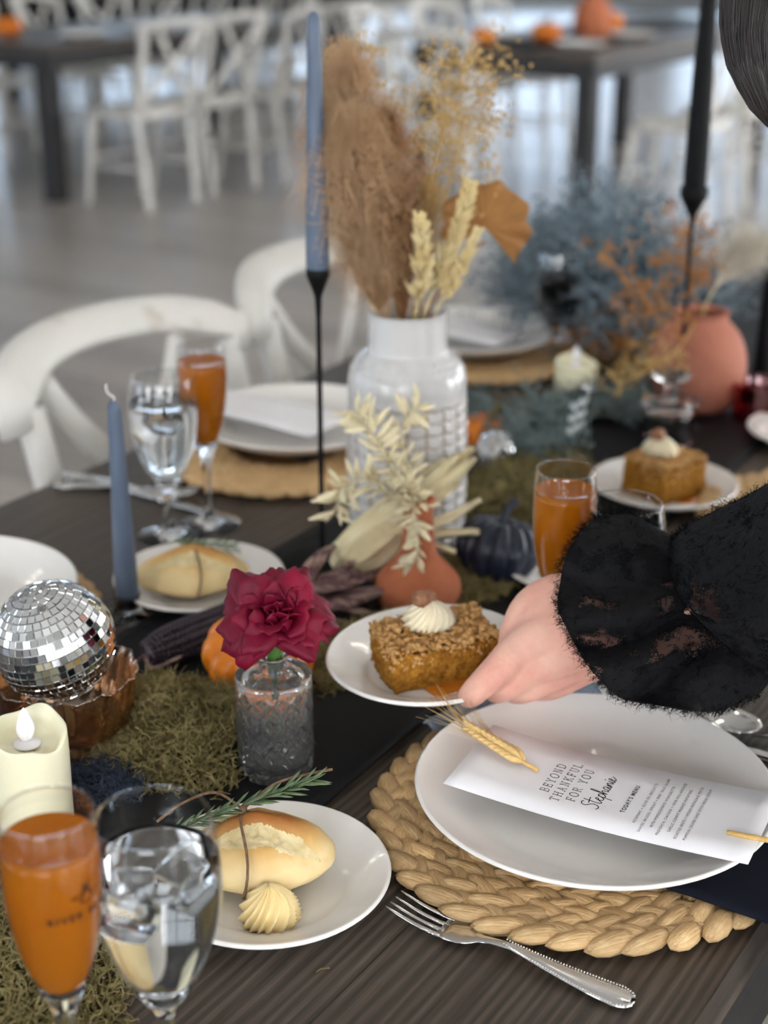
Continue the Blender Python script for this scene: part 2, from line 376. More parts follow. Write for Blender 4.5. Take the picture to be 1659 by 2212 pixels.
MT = dict(
    wall=mat('painted_wall', lin(205, 203, 198), 0.8, bump=0.05),
    ceil=mat('painted_ceiling', lin(200, 198, 194), 0.85, bump=0.05),
    frame=mat('window_frame_paint', lin(60, 60, 62), 0.5, bump=0.05),
    pane=mat('daylit_window_pane', lin(220, 230, 245), 0.3, emit=(0.93, 0.96, 1.0, 1), estr=WINDOW_STRENGTH),
    pane_far=mat('dim_window_pane', lin(220, 230, 245), 0.3, emit=(0.62, 0.79, 1.0, 1), estr=BACK_WINDOW_STRENGTH),  # weaker bluish glow, so its reflection in the floor does not blow out
    bulb=mat('warm_lamp_glass', lin(255, 245, 225), 0.3, emit=(1.0, 0.92, 0.80, 1), estr=LAMP_STRENGTH),
    floor=wood_mat('grey_floor_wood', lin(136, 127, 118), lin(160, 151, 142), lin(180, 172, 163), 0.3, 0.5, 0.5),
    seam=mat('floor_joint', lin(60, 55, 50), 0.8, bump=0.1),
    table=wood_mat('dark_stained_wood', lin(44, 38, 33), lin(70, 61, 53), lin(98, 87, 76), 0.42, 1.6, 0.4),
    darkwood=mat('black_stained_wood', lin(30, 29, 30), 0.5, col2=lin(42, 39, 38), nscale=14, stretch=(1, 8, 8), bump=0.1),
    white_paint=mat('worn_white_paint', lin(212, 208, 200), 0.45, col2=lin(170, 155, 135), nscale=9, ndet=8, lo=0.58, hi=0.72, bump=0.1),
    runner=mat('black_satin_cloth', lin(13, 14, 18), 0.6, spec=0.3, bump=0.05, bscale=800),
    napkin=mat('navy_napkin_cloth', lin(16, 19, 31), 0.85, spec=0.2, bump=0.1, bscale=900),
    gauze=mat('pale_blue_gauze', lin(140, 160, 180), 0.9, col2=lin(175, 190, 204), nscale=60, stretch=(1, 14, 1), bump=0.5, bscale=300),
    plate=mat('white_glazed_china', lin(236, 232, 226), 0.12, spec=0.55, coat=0.3, bump=0.01, bscale=8),
    glass=mat('clear_glass', (1, 1, 1, 1), 0.0, trans=1.0, ior=1.45, bump=0.01, bscale=10),
    thin_glass=thin_glass(),
    crystal=mat('cut_crystal_glass', (1, 1, 1, 1), 0.0, trans=0.945, ior=1.45, bump=0.02, bscale=20),  # small diffuse white share stands in for bright reflections inside the glass
    amber=thin_glass('amber_lustre_glass', (0.84, 0.68, 0.54, 1), (0.92, 0.82, 0.72, 1), 0.15),
    water=mat('water', (0.97, 0.99, 1, 1), 0.0, trans=1.0, ior=1.33, bump=0.02, bscale=30),
    ice=mat('ice', (0.95, 0.97, 1, 1), 0.12, trans=0.9, ior=1.31, bump=0.4, bscale=60),
    cider=cider_mat(),
    steel=mat('polished_cutlery_steel', lin(215, 214, 212), 0.12, metal=1.0, bump=0.01, bscale=30),
    mirror=mat('mirror_tile_glass', lin(235, 236, 236), 0.02, metal=1.0, bump=0.01, bscale=20),
    grout=mat('silver_ball_core', lin(190, 192, 190), 0.4, metal=0.6, bump=0.2),
    blue_wax=mat('slate_blue_wax', lin(88, 100, 118), 0.45, sss=0.05, sssr=(0.5, 0.5, 0.6), sscale=0.004, col2=lin(80, 92, 110), nscale=20, bump=0.04),
    black_wax=mat('black_wax', lin(9, 9, 10), 0.6, spec=0.2, bump=0.05),
    cream_wax=mat('ivory_wax', lin(234, 228, 196), 0.4, sss=0.4, sssr=(1, 0.8, 0.5), sscale=0.012, bump=0.03),
    flame=mat('white_plastic_flame', lin(236, 232, 232), 0.35, sss=0.3, sssr=(1, 1, 1), sscale=0.004, bump=0.01),
    wick=mat('cotton_wick', lin(225, 220, 210), 0.9, bump=0.2),
    iron=mat('matt_black_iron', lin(10, 10, 11), 0.6, spec=0.2, bump=0.05),
    ceramic=mat('white_stoneware_glaze', lin(202, 200, 197), 0.22, coat=0.4, bump=0.03, bscale=30),
    groove=mat('unglazed_tan_groove', lin(163, 148, 134), 0.8, bump=0.1),
    terracotta=mat('terracotta', lin(190, 112, 74), 0.8, col2=lin(176, 100, 66), nscale=30, bump=0.15, bscale=200),
    rose_pot=mat('pinkish_terracotta', lin(176, 112, 90), 0.75, col2=lin(164, 100, 78), nscale=20, bump=0.15, bscale=100),
    pumpkin=mat('orange_pumpkin_skin', lin(222, 128, 24), 0.4, col2=lin(206, 106, 14), nscale=14, bump=0.06, bscale=60),
    navy_pumpkin=mat('navy_painted_pumpkin', lin(24, 29, 44), 0.35, col2=lin(34, 40, 56), nscale=14, bump=0.1, bscale=60),
    stem=mat('dry_stem', lin(120, 100, 60), 0.8, col2=lin(90, 84, 50), nscale=40, bump=0.3),
    moss=mat('olive_moss', lin(116, 106, 62), 0.9, col2=lin(164, 148, 100), nscale=70, bump=0.3),
    moss_base=mat('dark_moss_mat', lin(52, 47, 24), 0.95, bump=0.6, bscale=200),
    navy_moss=mat('navy_dyed_moss', lin(42, 50, 66), 0.9, col2=lin(66, 76, 94), nscale=60, bump=0.3),
    teal=mat('dusty_teal_foliage', lin(92, 106, 104), 0.9, col2=lin(128, 142, 140), nscale=40, bump=0.3),
    blue_spray=mat('slate_blue_dried_spray', lin(92, 108, 118), 0.9, col2=lin(130, 144, 152), nscale=40, bump=0.3),
    kernels=mat('black_corn_kernels', lin(52, 42, 50), 0.28, col2=lin(72, 60, 68), nscale=120, bump=0.05),
    purple_husk=mat('purple_corn_husk', lin(98, 68, 74), 0.7, col2=lin(176, 150, 136), nscale=22, stretch=(1, 10, 1), lo=0.42, hi=0.66, bump=0.3),
    husk=mat('straw_corn_husk', lin(214, 196, 150), 0.65, col2=lin(228, 219, 184), nscale=22, stretch=(1, 12, 1), bump=0.35, bscale=40),
    petal=mat('crimson_petal', lin(132, 8, 46), 0.55, col2=lin(90, 3, 32), nscale=30, sss=0.05, sssr=(1, 0.1, 0.2), sscale=0.003, bump=0.15, bscale=60, spec=0.3),
    green=mat('green_stem', lin(78, 118, 48), 0.5, bump=0.1),
    rosemary=mat('rosemary_green', lin(76, 98, 62), 0.55, col2=lin(110, 126, 92), nscale=80, bump=0.1),
    twine=mat('brown_twine', lin(134, 104, 78), 0.9, col2=lin(104, 78, 58), nscale=300, bump=0.4, bscale=500),
    pampas=mat('brown_pampas', lin(184, 144, 102), 0.9, col2=lin(210, 176, 138), nscale=12, bump=0.2),
    pampas_dark=mat('rust_pampas', lin(146, 98, 54), 0.9, col2=lin(174, 126, 80), nscale=12, bump=0.2),
    cream_grass=mat('cream_dried_grass', lin(208, 184, 128), 0.85, col2=lin(226, 208, 160), nscale=30, bump=0.3),
    pale_grass=mat('pale_bleached_grass', lin(198, 188, 168), 0.9, col2=lin(216, 208, 192), nscale=30, bump=0.3),
    leaf_brown=mat('rust_brown_leaf', lin(166, 118, 64), 0.7, col2=lin(144, 96, 50), nscale=25, bump=0.3),
    gold=mat('golden_dried_spray', lin(182, 146, 86), 0.85, col2=lin(204, 172, 112), nscale=60, bump=0.3),
    amber_spray=mat('amber_dried_spray', lin(182, 128, 62), 0.85, col2=lin(162, 106, 48), nscale=60, bump=0.3),
    bleached=mat('bleached_leaf', lin(224, 210, 170), 0.7, col2=lin(238, 228, 196), nscale=40, bump=0.15),
    straw=straw_mat(),
    straw_dark=mat('straw_backing', lin(120, 84, 46), 0.8, bump=0.4),
    card=mat('white_card_stock', lin(238, 235, 236), 0.7, bump=0.02, bscale=400),
    ink=mat('black_ink', lin(40, 36, 46), 0.7, bump=0.02),
    wheat=mat('ripe_wheat', lin(222, 188, 126), 0.6, col2=lin(194, 152, 88), nscale=150, bump=0.3, bscale=300),
    skewer=mat('wheat_straw_stem', lin(222, 184, 116), 0.5, col2=lin(204, 164, 96), nscale=40, stretch=(1, 12, 12), bump=0.1),
    bread=bread_mat(),
    crumb_in=mat('torn_bread_crumb', lin(226, 208, 162), 0.85, col2=lin(206, 184, 134), nscale=90, bump=0.9, bscale=120),
    butter=mat('whipped_butter', lin(230, 205, 148), 0.45, sss=0.25, sssr=(1, 0.8, 0.4), sscale=0.006, bump=0.05),
    cream=mat('whipped_cream', lin(238, 226, 196), 0.5, sss=0.25, sssr=(1, 0.9, 0.7), sscale=0.006, bump=0.05),
    cake=mat('pumpkin_cake_crumb', lin(168, 116, 40), 0.85, spec=0.2, col2=lin(130, 84, 26), nscale=260, bump=1.0, bscale=300),
    crumble=mat('brown_sugar_crumble', lin(206, 164, 106), 0.8, col2=lin(172, 122, 66), nscale=140, bump=0.8, bscale=300),
    pecan=mat('candied_pecan', lin(134, 88, 58), 0.6, col2=lin(164, 118, 88), nscale=160, bump=0.9, bscale=240),
    syrup=mat('caramel_syrup', lin(204, 112, 26), 0.08, trans=0.35, coat=0.6, bump=0.02),
    skin=mat('skin', lin(224, 176, 156), 0.58, spec=0.35, col2=lin(210, 152, 136), nscale=30, sss=0.2, sssr=(1, 0.35, 0.2), sscale=0.006, bump=0.18, bscale=240),
    lace=lace_mat(),
    black_cloth=mat('black_dress_cloth', lin(8, 8, 11), 0.95, spec=0.15, bump=0.3, bscale=200),
    hair=mat('dark_brown_hair', lin(22, 17, 16), 0.42, col2=lin(46, 34, 30), nscale=60, stretch=(1, 1, 0.1), bump=0.2, spec=0.6),
    acrylic=thin_glass('clear_acrylic', (0.92, 0.95, 0.95, 1), (1, 1, 1, 1), 0.10),
    etched=mat('white_etched_lettering', lin(222, 226, 226), 0.8, bump=0.05),
    red_glass=thin_glass('deep_red_glass', (0.62, 0.10, 0.16, 1), (1, 0.8, 0.8, 1), 0.12),
    cover=mat('black_table_cover', lin(12, 12, 15), 0.8, bump=0.1),
    logo=mat('dark_printed_logo', lin(30, 18, 10), 0.7, bump=0.02),
)

# ------------------------------------------------------------------ the room
X0, X1, Y0, Y1, HT = -9.0, 8.0, -4.5, 24.0, 4.2
m = MB(); m.box(((X0 + X1) / 2, (Y0 + Y1) / 2, -0.055), (X1 - X0, Y1 - Y0, 0.10))
floor = struct(m.build('floor', MT['seam'], smooth=False))
# floor boards run across the tables (direction P)
PW, PL = 0.19, 2.2
m = MB(); m.box((0, 0, -0.0025), (PL - 0.004, PW - 0.004, 0.005)); board = m.mesh('plank', MT['floor'], False)
rest = MB(); spots = []
rng = random.Random(3)
zr = TA + pi / 2
for i in range(-30, 110):
    off = rng.uniform(0, PL)
    for j in range(-10, 10):
        c = A * (i * PW) + P * (j * PL + off)
        if c.x < X0 + 1.2 or c.x > X1 - 1.2 or c.y < Y0 + 1.2 or c.y > Y1 - 1.2: continue
        dep = c.y * math.cos(PITCH) + CAM_Z * math.sin(PITCH)
        sx = abs(F_PX * c.x / max(dep, 0.1))
        vis = c.y > 1.2 and (c.y < 13) and (sx < 829 + F_PX * 1.2 / max(dep, .1))
        spots.append((0 if vis else 1, c.y, c.x))
spots.sort()
Rz = Matrix.Rotation(zr, 3, 'Z')
for k, (w, y, x) in enumerate(spots):
    if k < 290 and w == 0: place('plank', board, floor, (x, y, 0), zr)
    else: rest.box(Rz.transposed() @ Vector((x, y, -0.0025)), (PL - 0.004, PW - 0.004, 0.005))
rest_o = rest.build('boards_beyond', MT['floor'], floor, None, zr, smooth=False); rest_o['kind'] = 'stuff'

m = MB(); m.box(((X0 + X1) / 2, (Y0 + Y1) / 2, HT + 0.06), (X1 - X0, Y1 - Y0, 0.1)); struct(m.build('ceiling', MT['ceil'], smooth=False))
def wall_with_windows(name, p0, p1, wins, z0=0.35, z1=3.3, glow='pane'):
    # a wall from p0 to p1 with window openings [(s0, s1)] along it
    p0 = Vector(p0); p1 = Vector(p1); L = (p1 - p0).length; d = (p1 - p0).normalized(); ang = math.atan2(d.y, d.x)
    R = Matrix.Rotation(ang, 3, 'Z'); m = MB()
    def seg(a, b, za, zb): m.box(p0 + d * ((a + b) / 2) + Vector((0, 0, (za + zb) / 2)), (b - a, 0.12, zb - za), R)
    s = 0.0
    for a, b in wins:
        seg(s, a, 0, HT); seg(a, b, 0, z0); seg(a, b, z1, HT); s = b
    seg(s, L, 0, HT)
    struct(m.build(name, MT['wall'], smooth=False))
    for a, b in wins:
        global WN
        WN += 1
        c = p0 + d * ((a + b) / 2) + Vector((0, 0, (z0 + z1) / 2)); w = b - a; h = z1 - z0
        f = MB()
        for sx in (-1, 1): f.box(c + d * (sx * (w / 2 - 0.04)), (0.08, 0.14, h), R)
        for sz in (-1, 1): f.box(c + Vector((0, 0, sz * (h / 2 - 0.04))), (w, 0.14, 0.08), R)
        f.box(c, (0.05, 0.1, h), R); f.box(c, (w, 0.1, 0.05), R)
        wo = struct(f.build('window_%d' % WN, MT['frame'], smooth=False))
        for sx in (-1, 1):
            for sz in (-1, 1):
                g = MB(); g.box(c + d * (sx * w / 4) + Vector((0, 0, sz * h / 4)), (w / 2 - 0.03, 0.02, h / 2 - 0.03), R)
                g.build('pane', MT[glow], wo, smooth=False)
WN = 0
wall_with_windows('wall_back', (X0, Y1, 0), (X1, Y1, 0), [(1.0 + 3.1 * k, 3.4 + 3.1 * k) for k in range(5)], 0.35, 3.3, 'pane_far')
wall_with_windows('wall_right', (X1, Y0, 0), (X1, Y1, 0), [(1.2 + 3.6 * k, 3.8 + 3.6 * k) for k in range(5)])
wall_with_windows('wall_left', (X0, Y0, 0), (X0, Y1, 0), [(3.0, 5.6), (8.0, 10.6)], 0.35, 3.3, 'pane_far')  # windows on this unseen wall are added as weak side light
wall_with_windows('wall_front', (X0, Y0, 0), (X1, Y0, 0), [(2.0, 4.6), (7.2, 9.8), (12.4, 15.0)])  # windows behind the camera are unseen, added as front fill light
# ceiling pendants: a row of bulbs on a bar
def pendant(x, y, rz, label):
    t = thing('pendant_lamp', label, 'lamp', (x, y, 3.0), rz, 'bar pendants over the hall')
    m = MB(); m.box((0, 0, 0.06), (1.3, 0.05, 0.04))
    m.build('bar', MT['iron'], t, smooth=False)
    for s in (-0.5, 0.5):
        m = MB(); m.tube([(s, 0, 0.08), (s, 0, 1.2)], 0.008, 6); m.build('suspension_rod', MT['iron'], t)
    for k in range(5):
        m = MB(); m.ell((-0.52 + 0.26 * k, 0, 0), 0.055, 10, 8); m.build('bulb', MT['bulb'], t)
for i, (x, y) in enumerate([(-0.9, 0.9), (0.9, 2.9), (-2.4, 4.2), (2.4, 0.2), (2.5, 6.2), (-4.6, 1.5)]):
    pendant(x, y, TA, ['pendant bar of five warm bulbs hanging over the set table', 'pendant bar with warm bulbs above the far end of the set table'][i] if i < 2 else ['pendant bar of warm bulbs above the open floor by the far table', 'pendant bar of warm bulbs over the serving person', 'pendant bar of warm bulbs over the distant table with pumpkins', 'pendant bar of warm bulbs beyond the left frame edge'][i - 2])

# ------------------------------------------------------------------ tables and chairs
def make_table(u0, u1, v0, v1, label, planks=5, group='dark wooden dining tables', wood='table'):
    L = u1 - u0; W = v1 - v0
    t = thing('dining_table', label, 'table', T(u0, v0, 0), TA, group)
    top = thing_part('tabletop', t)
    pw = W / planks
    for k in range(planks):
        m = MB(); m.box((0, 0, 0), (L, pw - 0.0003, 0.038))
        o = m.build('plank', MT[wood], top, (L / 2, (k + 0.5) * pw, TZ - 0.019), smooth=False)
        b = o.modifiers.new('bevel', 'BEVEL'); b.width = 0.0006; b.segments = 2
    for y in (0.012, W - 0.012):
        m = MB(); m.box((L / 2, y, TZ - 0.075), (L - 0.02, 0.02, 0.075)); m.build('apron', MT['darkwood'], t, smooth=False)
    for x in (0.012, L - 0.012):
        m = MB(); m.box((x, W / 2, TZ - 0.075), (0.02, W - 0.02, 0.075)); m.build('apron', MT['darkwood'], t, smooth=False)
    for x in (0.06, L - 0.06):
        for y in (0.06, W - 0.06):
            m = MB(); m.box((x, y, (TZ - 0.04) / 2), (0.09, 0.09, TZ - 0.04)); m.build('leg', MT['darkwood'], t, smooth=False)
    return t
def thing_part(name, parent):
    o = bpy.data.objects.new(name, None); o.empty_display_size = 0.05; COL.objects.link(o); o.parent = parent; return o
V0, V1 = 0.237, 1.22
make_table(0.05, 2.75, V0, V1, 'dark stained plank table set for dinner, nearest the viewer')
make_table(6.45, 8.9, 3.02, 4.0, 'dark table in the distance with orange decorations behind the dried flowers')
make_table(5.45, 7.9, 5.45, 6.4, 'dark table with a corner leg near the upper left, chairs alongside')

def make_chair(label, loc, rz):
    # local: seat faces +x, origin on the floor under the seat centre
    t = thing('cross_back_chair', label, 'chair', loc, rz, 'white cross back chairs')
    def B(m, n): return m.build(n, MT['white_paint'], t)
    m = MB()
    def seatf(d): return 1.0
    m.lathe([(0, 0.452), (0.17, 0.455), (0.2, 0.465), (0.213, 0.458), (0.213, 0.44), (0.2, 0.432), (0, 0.432)], 32,
            fn=lambda r, z, a, j: (r * (1 + 0.06 * math.cos(4 * a + pi)), z))
    B(m, 'seat')
    # bent back: one bow from the floor up over the top and down, leaning backwards
    def post(s, z): # s=-1/+1 side
        lean = -0.17 - 0.10 * max(z - 0.44, 0) / 0.44 - 0.03 * (1 - min(z / 0.44, 1)) * 1.5
        return Vector((lean, s * (0.165 + 0.025 * min(z / 0.88, 1)), z))
    for s in (-1, 1):
        path = [post(s, z) for z in (0, 0.15, 0.3, 0.44, 0.58, 0.70, 0.80, 0.835)]
        m = MB(); m.tube(crom(path, 4), 0.02, 10, True, flat=0.85); B(m, 'back_post')
    path = []
    for k in range(17):
        a = -1 + 2 * k / 16
        path.append(Vector((-0.262 - 0.085 * (1 - a * a), 0.212 * a, 0.85 + 0.03 * (1 - a ** 4))))
    path = [path[0] + Vector((0.006, 0.004, -0.035))] + path + [path[-1] + Vector((0.006, -0.004, -0.035))]
    m = MB(); m.tube(path, 0.031, 16, True, flat=0.46, up=(1, 0, 0)); B(m, 'top_rail')
    for s in (-1, 1):
        p = [Vector((-0.185, -s * 0.16, 0.50)), Vector((-0.235, -s * 0.05, 0.63)), Vector((-0.28, s * 0.07, 0.76)), Vector((-0.30, s * 0.13, 0.85))]
        m = MB(); m.tube(crom(p, 5), 0.018, 8, True, flat=0.4, up=(1, 0, 0)); B(m, 'cross_slat')
    m = MB(); m.tube([(-0.185, -0.175, 0.47), (-0.2, 0, 0.475), (-0.185, 0.175, 0.47)], 0.013, 8); B(m, 'lower_rail')
    for s in (-1, 1):
        p = [(0.16, s * 0.16, 0.44), (0.175, s * 0.172, 0.25), (0.2, s * 0.185, 0.0)]
        m = MB(); m.tube(crom(p, 4), [0.019 - 0.005 * k / 8 for k in range(9)], 10); B(m, 'front_leg')
        m = MB(); m.tube([(0.178, s * 0.172, 0.2), (-0.18, s * 0.172, 0.2)], 0.009, 8); B(m, 'stretcher')
    m = MB(); m.tube([(0.18, -0.172, 0.23), (0.18, 0.172, 0.23)], 0.009, 8); B(m, 'stretcher')
    return t
ch0 = make_chair('white cross back chair at the table by the cider flute and forks', T(1.385, 1.01, 0), TA - pi / 2)
dup(ch0, T(1.875, 1.03, 0), TA - pi / 2 + 0.05, 'white cross back chair at the table behind the tall black candlestick')
CG = 'white cross back chairs'
def row(n, u0, du, v, rz, labs):
    for k in range(n): dup(ch0, T(u0 + k * du, v + 0.03 * math.sin(k * 2.7), 0), rz + 0.12 * math.sin(k * 4.1 + u0), labs[k] if k < len(labs) else labs[-1], CG)
near, far = TA + pi / 2, TA - pi / 2
row(5, 5.72, 0.5, 5.12, near, ['white cross back chair nearest the corner leg of the far table', 'second white chair from the corner leg of the far table',
                              'third white chair from the corner leg of the far table', 'fourth white chair from the corner leg of the far table', 'white chair in the far row just left of the tall blue taper'])
row(4, 5.75, 0.58, 6.68, far, ['white chair on the far side of the distant table, mostly hidden', 'white chair behind the distant table, second of its side', 'white chair behind the distant table, third of its side', 'white chair behind the distant table, last of its side'])
row(3, 6.7, 0.66, 2.70, near, ['large pale chair between the black taper and the distant table leg', 'pale chair behind the black taper, further along the distant table', 'pale chair at top beside the dark hair'])
row(4, 8.5, 0.6, 7.6, near, ['white chair at the black clothed rearmost table, first of its row', 'white chair at the black clothed rearmost table, second of its row', 'white chair at the black clothed rearmost table, third of its row', 'white chair at the black clothed rearmost table, last of its row'])
row(3, 6.9, 0.62, 4.25, far, ['white chair behind the brown pampas plume at the distant table', 'white chair across the distant table with orange decorations, middle one', 'white chair across the distant table with orange decorations, last one'])
dup(ch0, T(6.05, 3.55, 0), TA + 0.1, 'white chair at the head of the distant table behind the dried bouquet', CG)
dup(ch0, T(5.15, 5.95, 0), TA - 0.1, 'white chair at the head of the far table near the upper left corner', CG)
t = thing('covered_cocktail_table', 'tall table under a black fitted cover at the top behind the blue candle', 'table', (-0.28, 11.6, 0))
m = MB(); m.lathe(prof([(0, 1.08), (0.34, 1.08), (0.35, 1.06), (0.2, 0.75), (0.15, 0.45), (0.2, 0.2), (0.33, 0.02), (0.33, 0)], 4), 24); m.build('cover', MT['cover'], t)
make_table(8.4, 10.9, 7.9, 8.9, 'table under a black cloth at the very back of the hall', 3)
m = MB()
def drape(a, b):
    d = a * 7.0; u0, v0 = 8.37, 7.87
    if d < 2.5: u, v = u0 + d, v0
    elif d < 3.5: u, v = u0 + 2.56, v0 + (d - 2.5)
    elif d < 6.0: u, v = u0 + 2.56 - (d - 3.5), v0 + 1.06
    else: u, v = u0, v0 + 1.06 - (d - 6.0)
    k = 0.02 * b * math.sin(d * 22); return T(u + k * 0.5, v + k, TZ + 0.004 - 0.5 * b)
m.sheet(drape, 140, 6, 0.003)
m.box(T(9.65, 8.4, TZ + 0.004), (2.56, 1.06, 0.003), Matrix.Rotation(TA, 3, 'Z'))
tag(m.build('tablecloth', MT['cover']), 'black cloth hanging over the rearmost table behind the row of white chairs', 'tablecloth')
# things on the distant tables (seen only as soft colour)
rng = random.Random(8)

# ------------------------------------------------------------------ cloths on the table
def cloth_runner():
    m = MB()
    def f(a, b):
        u = lerp(0.10, 2.72, a); v = lerp(0.562, 0.884, b)
        z = 0.0022 + 0.0011 * nz((u * 9, v * 14, 1)) + 0.0012 * math.exp(-((b - 0.02) / 0.05) ** 2) + 0.0025 * max(0, nz((u * 5.0 + v * 9, v * 3, 7))) ** 1
        return T(u, v + 0.006 * nz((u * 2.2, 3, 0)), TZ + z)
    m.sheet(f, 150, 26, 0.0016)
    return m.build('table_runner', MT['runner'])
tag(cloth_runner(), 'black satin runner down the middle of the set table', 'table runner')

# ------------------------------------------------------------------ plates
DINNER = prof([(0, 0.006), (0.055, 0.006), (0.085, 0.0065), (0.098, 0.010), (0.115, 0.019), (0.1315, 0.0305), (0.1345, 0.0325), (0.1362, 0.0315), (0.1355, 0.0285),
               (0.12, 0.0165), (0.1, 0.006), (0.086, 0.0025), (0.082, 0.0), (0.076, 0.0), (0.073, 0.003), (0, 0.003)], 4)
SIDE = prof([(0, 0.005), (0.036, 0.005), (0.049, 0.0055), (0.056, 0.0085), (0.07, 0.0145), (0.08, 0.0195), (0.0825, 0.0205), (0.0838, 0.0195), (0.083, 0.017),
             (0.07, 0.009), (0.056, 0.003), (0.05, 0.0), (0.045, 0.0), (0.043, 0.002), (0, 0.002)], 4)
DINNER = [(r * 0.942, z * 0.8) for r, z in DINNER]
m = MB(); m.lathe(DINNER, 96); dinner_me = m.mesh('dinner_plate', MT['plate'])
m = MB(); m.lathe(SIDE, 72); side_me = m.mesh('side_plate', MT['plate'])
def dinner(u, v, z, label): return tag(place('dinner_plate', dinner_me, None, T(u, v, z)), label, 'plate', 'white dinner plates')
def side(u, v, label, z=TZ): return tag(place('side_plate', side_me, None, T(u, v, z)), label, 'plate', 'small white plates')

# ------------------------------------------------------------------ woven placemats
MATR = 0.154
lump = MB()
lump.ell((0, 0, 0), (0.0205, 0.0086, 0.0066), 10, 6, fn=lambda d: 1 - 0.10 * abs(d.x) ** 3 * (1 if d.x > 0 else -0.6) + 0.05 * math.sin(9 * math.atan2(d.z, d.y)) * (1 - d.x * d.x))
lump_me = lump.mesh('braid_strand', MT['straw'])
def placemat(u, v, label, fine=True):
    loc = T(u, v, TZ + 0.0008); rr = random.Random(int(u * 1000))
    t = thing('woven_placemat', label, 'placemat', loc, 0, 'round braided straw placemats')
    m = MB(); m.lathe([(0, 0), (MATR - 0.012, 0), (MATR - 0.008, 0.003), (MATR - 0.012, 0.006), (0, 0.0065)], 64); m.build('backing', MT['straw_dark'], t)
    rest = MB(); cnt = 0
    for k in range(8):
        R = MATR - 0.011 - 0.0165 * k
        n = max(8, int(2 * pi * R / 0.0235))
        for i in range(n):
            for s in (0, 1):
                a = 2 * pi * (i + 0.5 * s) / n + rr.uniform(-0.01, 0.01)
                r = R + (0.0045 if s else -0.0045)
                c = Vector((math.cos(a) * r, math.sin(a) * r, 0.0078 + (0.0008 if s else 0) + rr.uniform(-0.0006, 0.0008)))
                yaw = a + pi / 2 + (0.42 if s else -0.42) + rr.uniform(-0.1, 0.1)
                e = Euler((rr.uniform(-0.25, 0.25), rr.uniform(-0.1, 0.04), yaw))
                sc_ = (rr.uniform(0.82, 1.05), rr.uniform(0.85, 1.15), rr.uniform(0.85, 1.1))
                if fine and k < 4 and cnt < 300:
                    o = place('braid_strand', lump_me, t, c, 0, e); o.scale = sc_; cnt += 1
                elif k < 5:
                    Mx = e.to_matrix() @ Matrix.Diagonal(sc_)
                    rest.ell(c, (0.0205, 0.0086, 0.0066), 8, 5, Mx)
    if rest.v:
        o = rest.build('inner_braid', MT['straw'], t)
        o['kind'] = 'stuff'
    return t
placemat(0.872, 0.386, 'round braided straw placemat under the plate with the printed menu card')
placemat(1.40, 1.045, 'round straw placemat behind the water goblet and cider flute', False)
placemat(1.90, 1.06, 'round straw placemat beyond the white vase', False)
placemat(0.835, 1.04, 'round straw placemat barely showing behind the mirror ball', False)
placemat(1.54, 0.40, 'round straw placemat showing behind the black lace sleeve', False)

# ------------------------------------------------------------------ napkins
def napkin(u, v, du, dv, rz, z, label, hang=None):
    m = MB(); c = T(u, v, z); R = Matrix.Rotation(TA + rz, 3, 'Z')
    def f(a, b):
        x = (a - 0.5) * du; y = (b - 0.5) * dv
        p = c + R @ Vector((x, y, 0)); zz = 0.0015 * nz((x * 20, y * 20, u))
        vv = p.dot(P)
        if hang is not None and vv < hang:
            drop = hang - vv
            p = p + P * (drop * 0.93); zz -= drop * 0.97
        return Vector((p.x, p.y, p.z + zz))
    m.sheet(f, 16, 36, 0.003)
    return tag(m.build('cloth_napkin', MT['napkin']), label, 'napkin', 'dark cloth napkins')
napkin(0.880, 0.285, 0.142, 0.25, 0.0, TZ + 0.0195, 'navy cloth napkin under the menu plate, hanging over the table edge', V0 - 0.02)
napkin(1.43, 1.10, 0.14, 0.23, 0.0, TZ + 0.0195, 'black napkin folded under the plate behind the goblet', None)
napkin(1.92, 1.11, 0.14, 0.22, 0.0, TZ + 0.0195, 'black napkin under the plate beyond the white vase', None)
PLZ = TZ + 0.0225
dinner(0.862, 0.376, PLZ, 'large white dinner plate holding the printed menu card with the wheat stalk')
dinner(1.425, 1.045, PLZ, 'white dinner plate behind the cider flute and black candlestick')
dinner(1.90, 1.065, PLZ, 'white dinner plate with a card beyond the white vase')
dinner(0.84, 1.035, TZ + 0.0165, 'empty white dinner plate cut off by the frame behind the mirror ball')
side(0.681, 0.533, 'small white plate with the baguette roll and butter rosette')
side(1.036, 0.884, 'small white plate with a roll beside the short blue candle')
side(1.519, 0.600, 'small white plate with crumb cake near the acrylic sign', TZ + 0.002)
side(1.80, 0.515, 'small white plate cut off by the frame beside the red votive')
side(1.265, 0.575, 'small white plate mostly hidden behind the hand and cider flute', TZ + 0.003)
side(2.085, 0.90, 'small white plate with a roll behind the airy blue spray', TZ + 0.002)

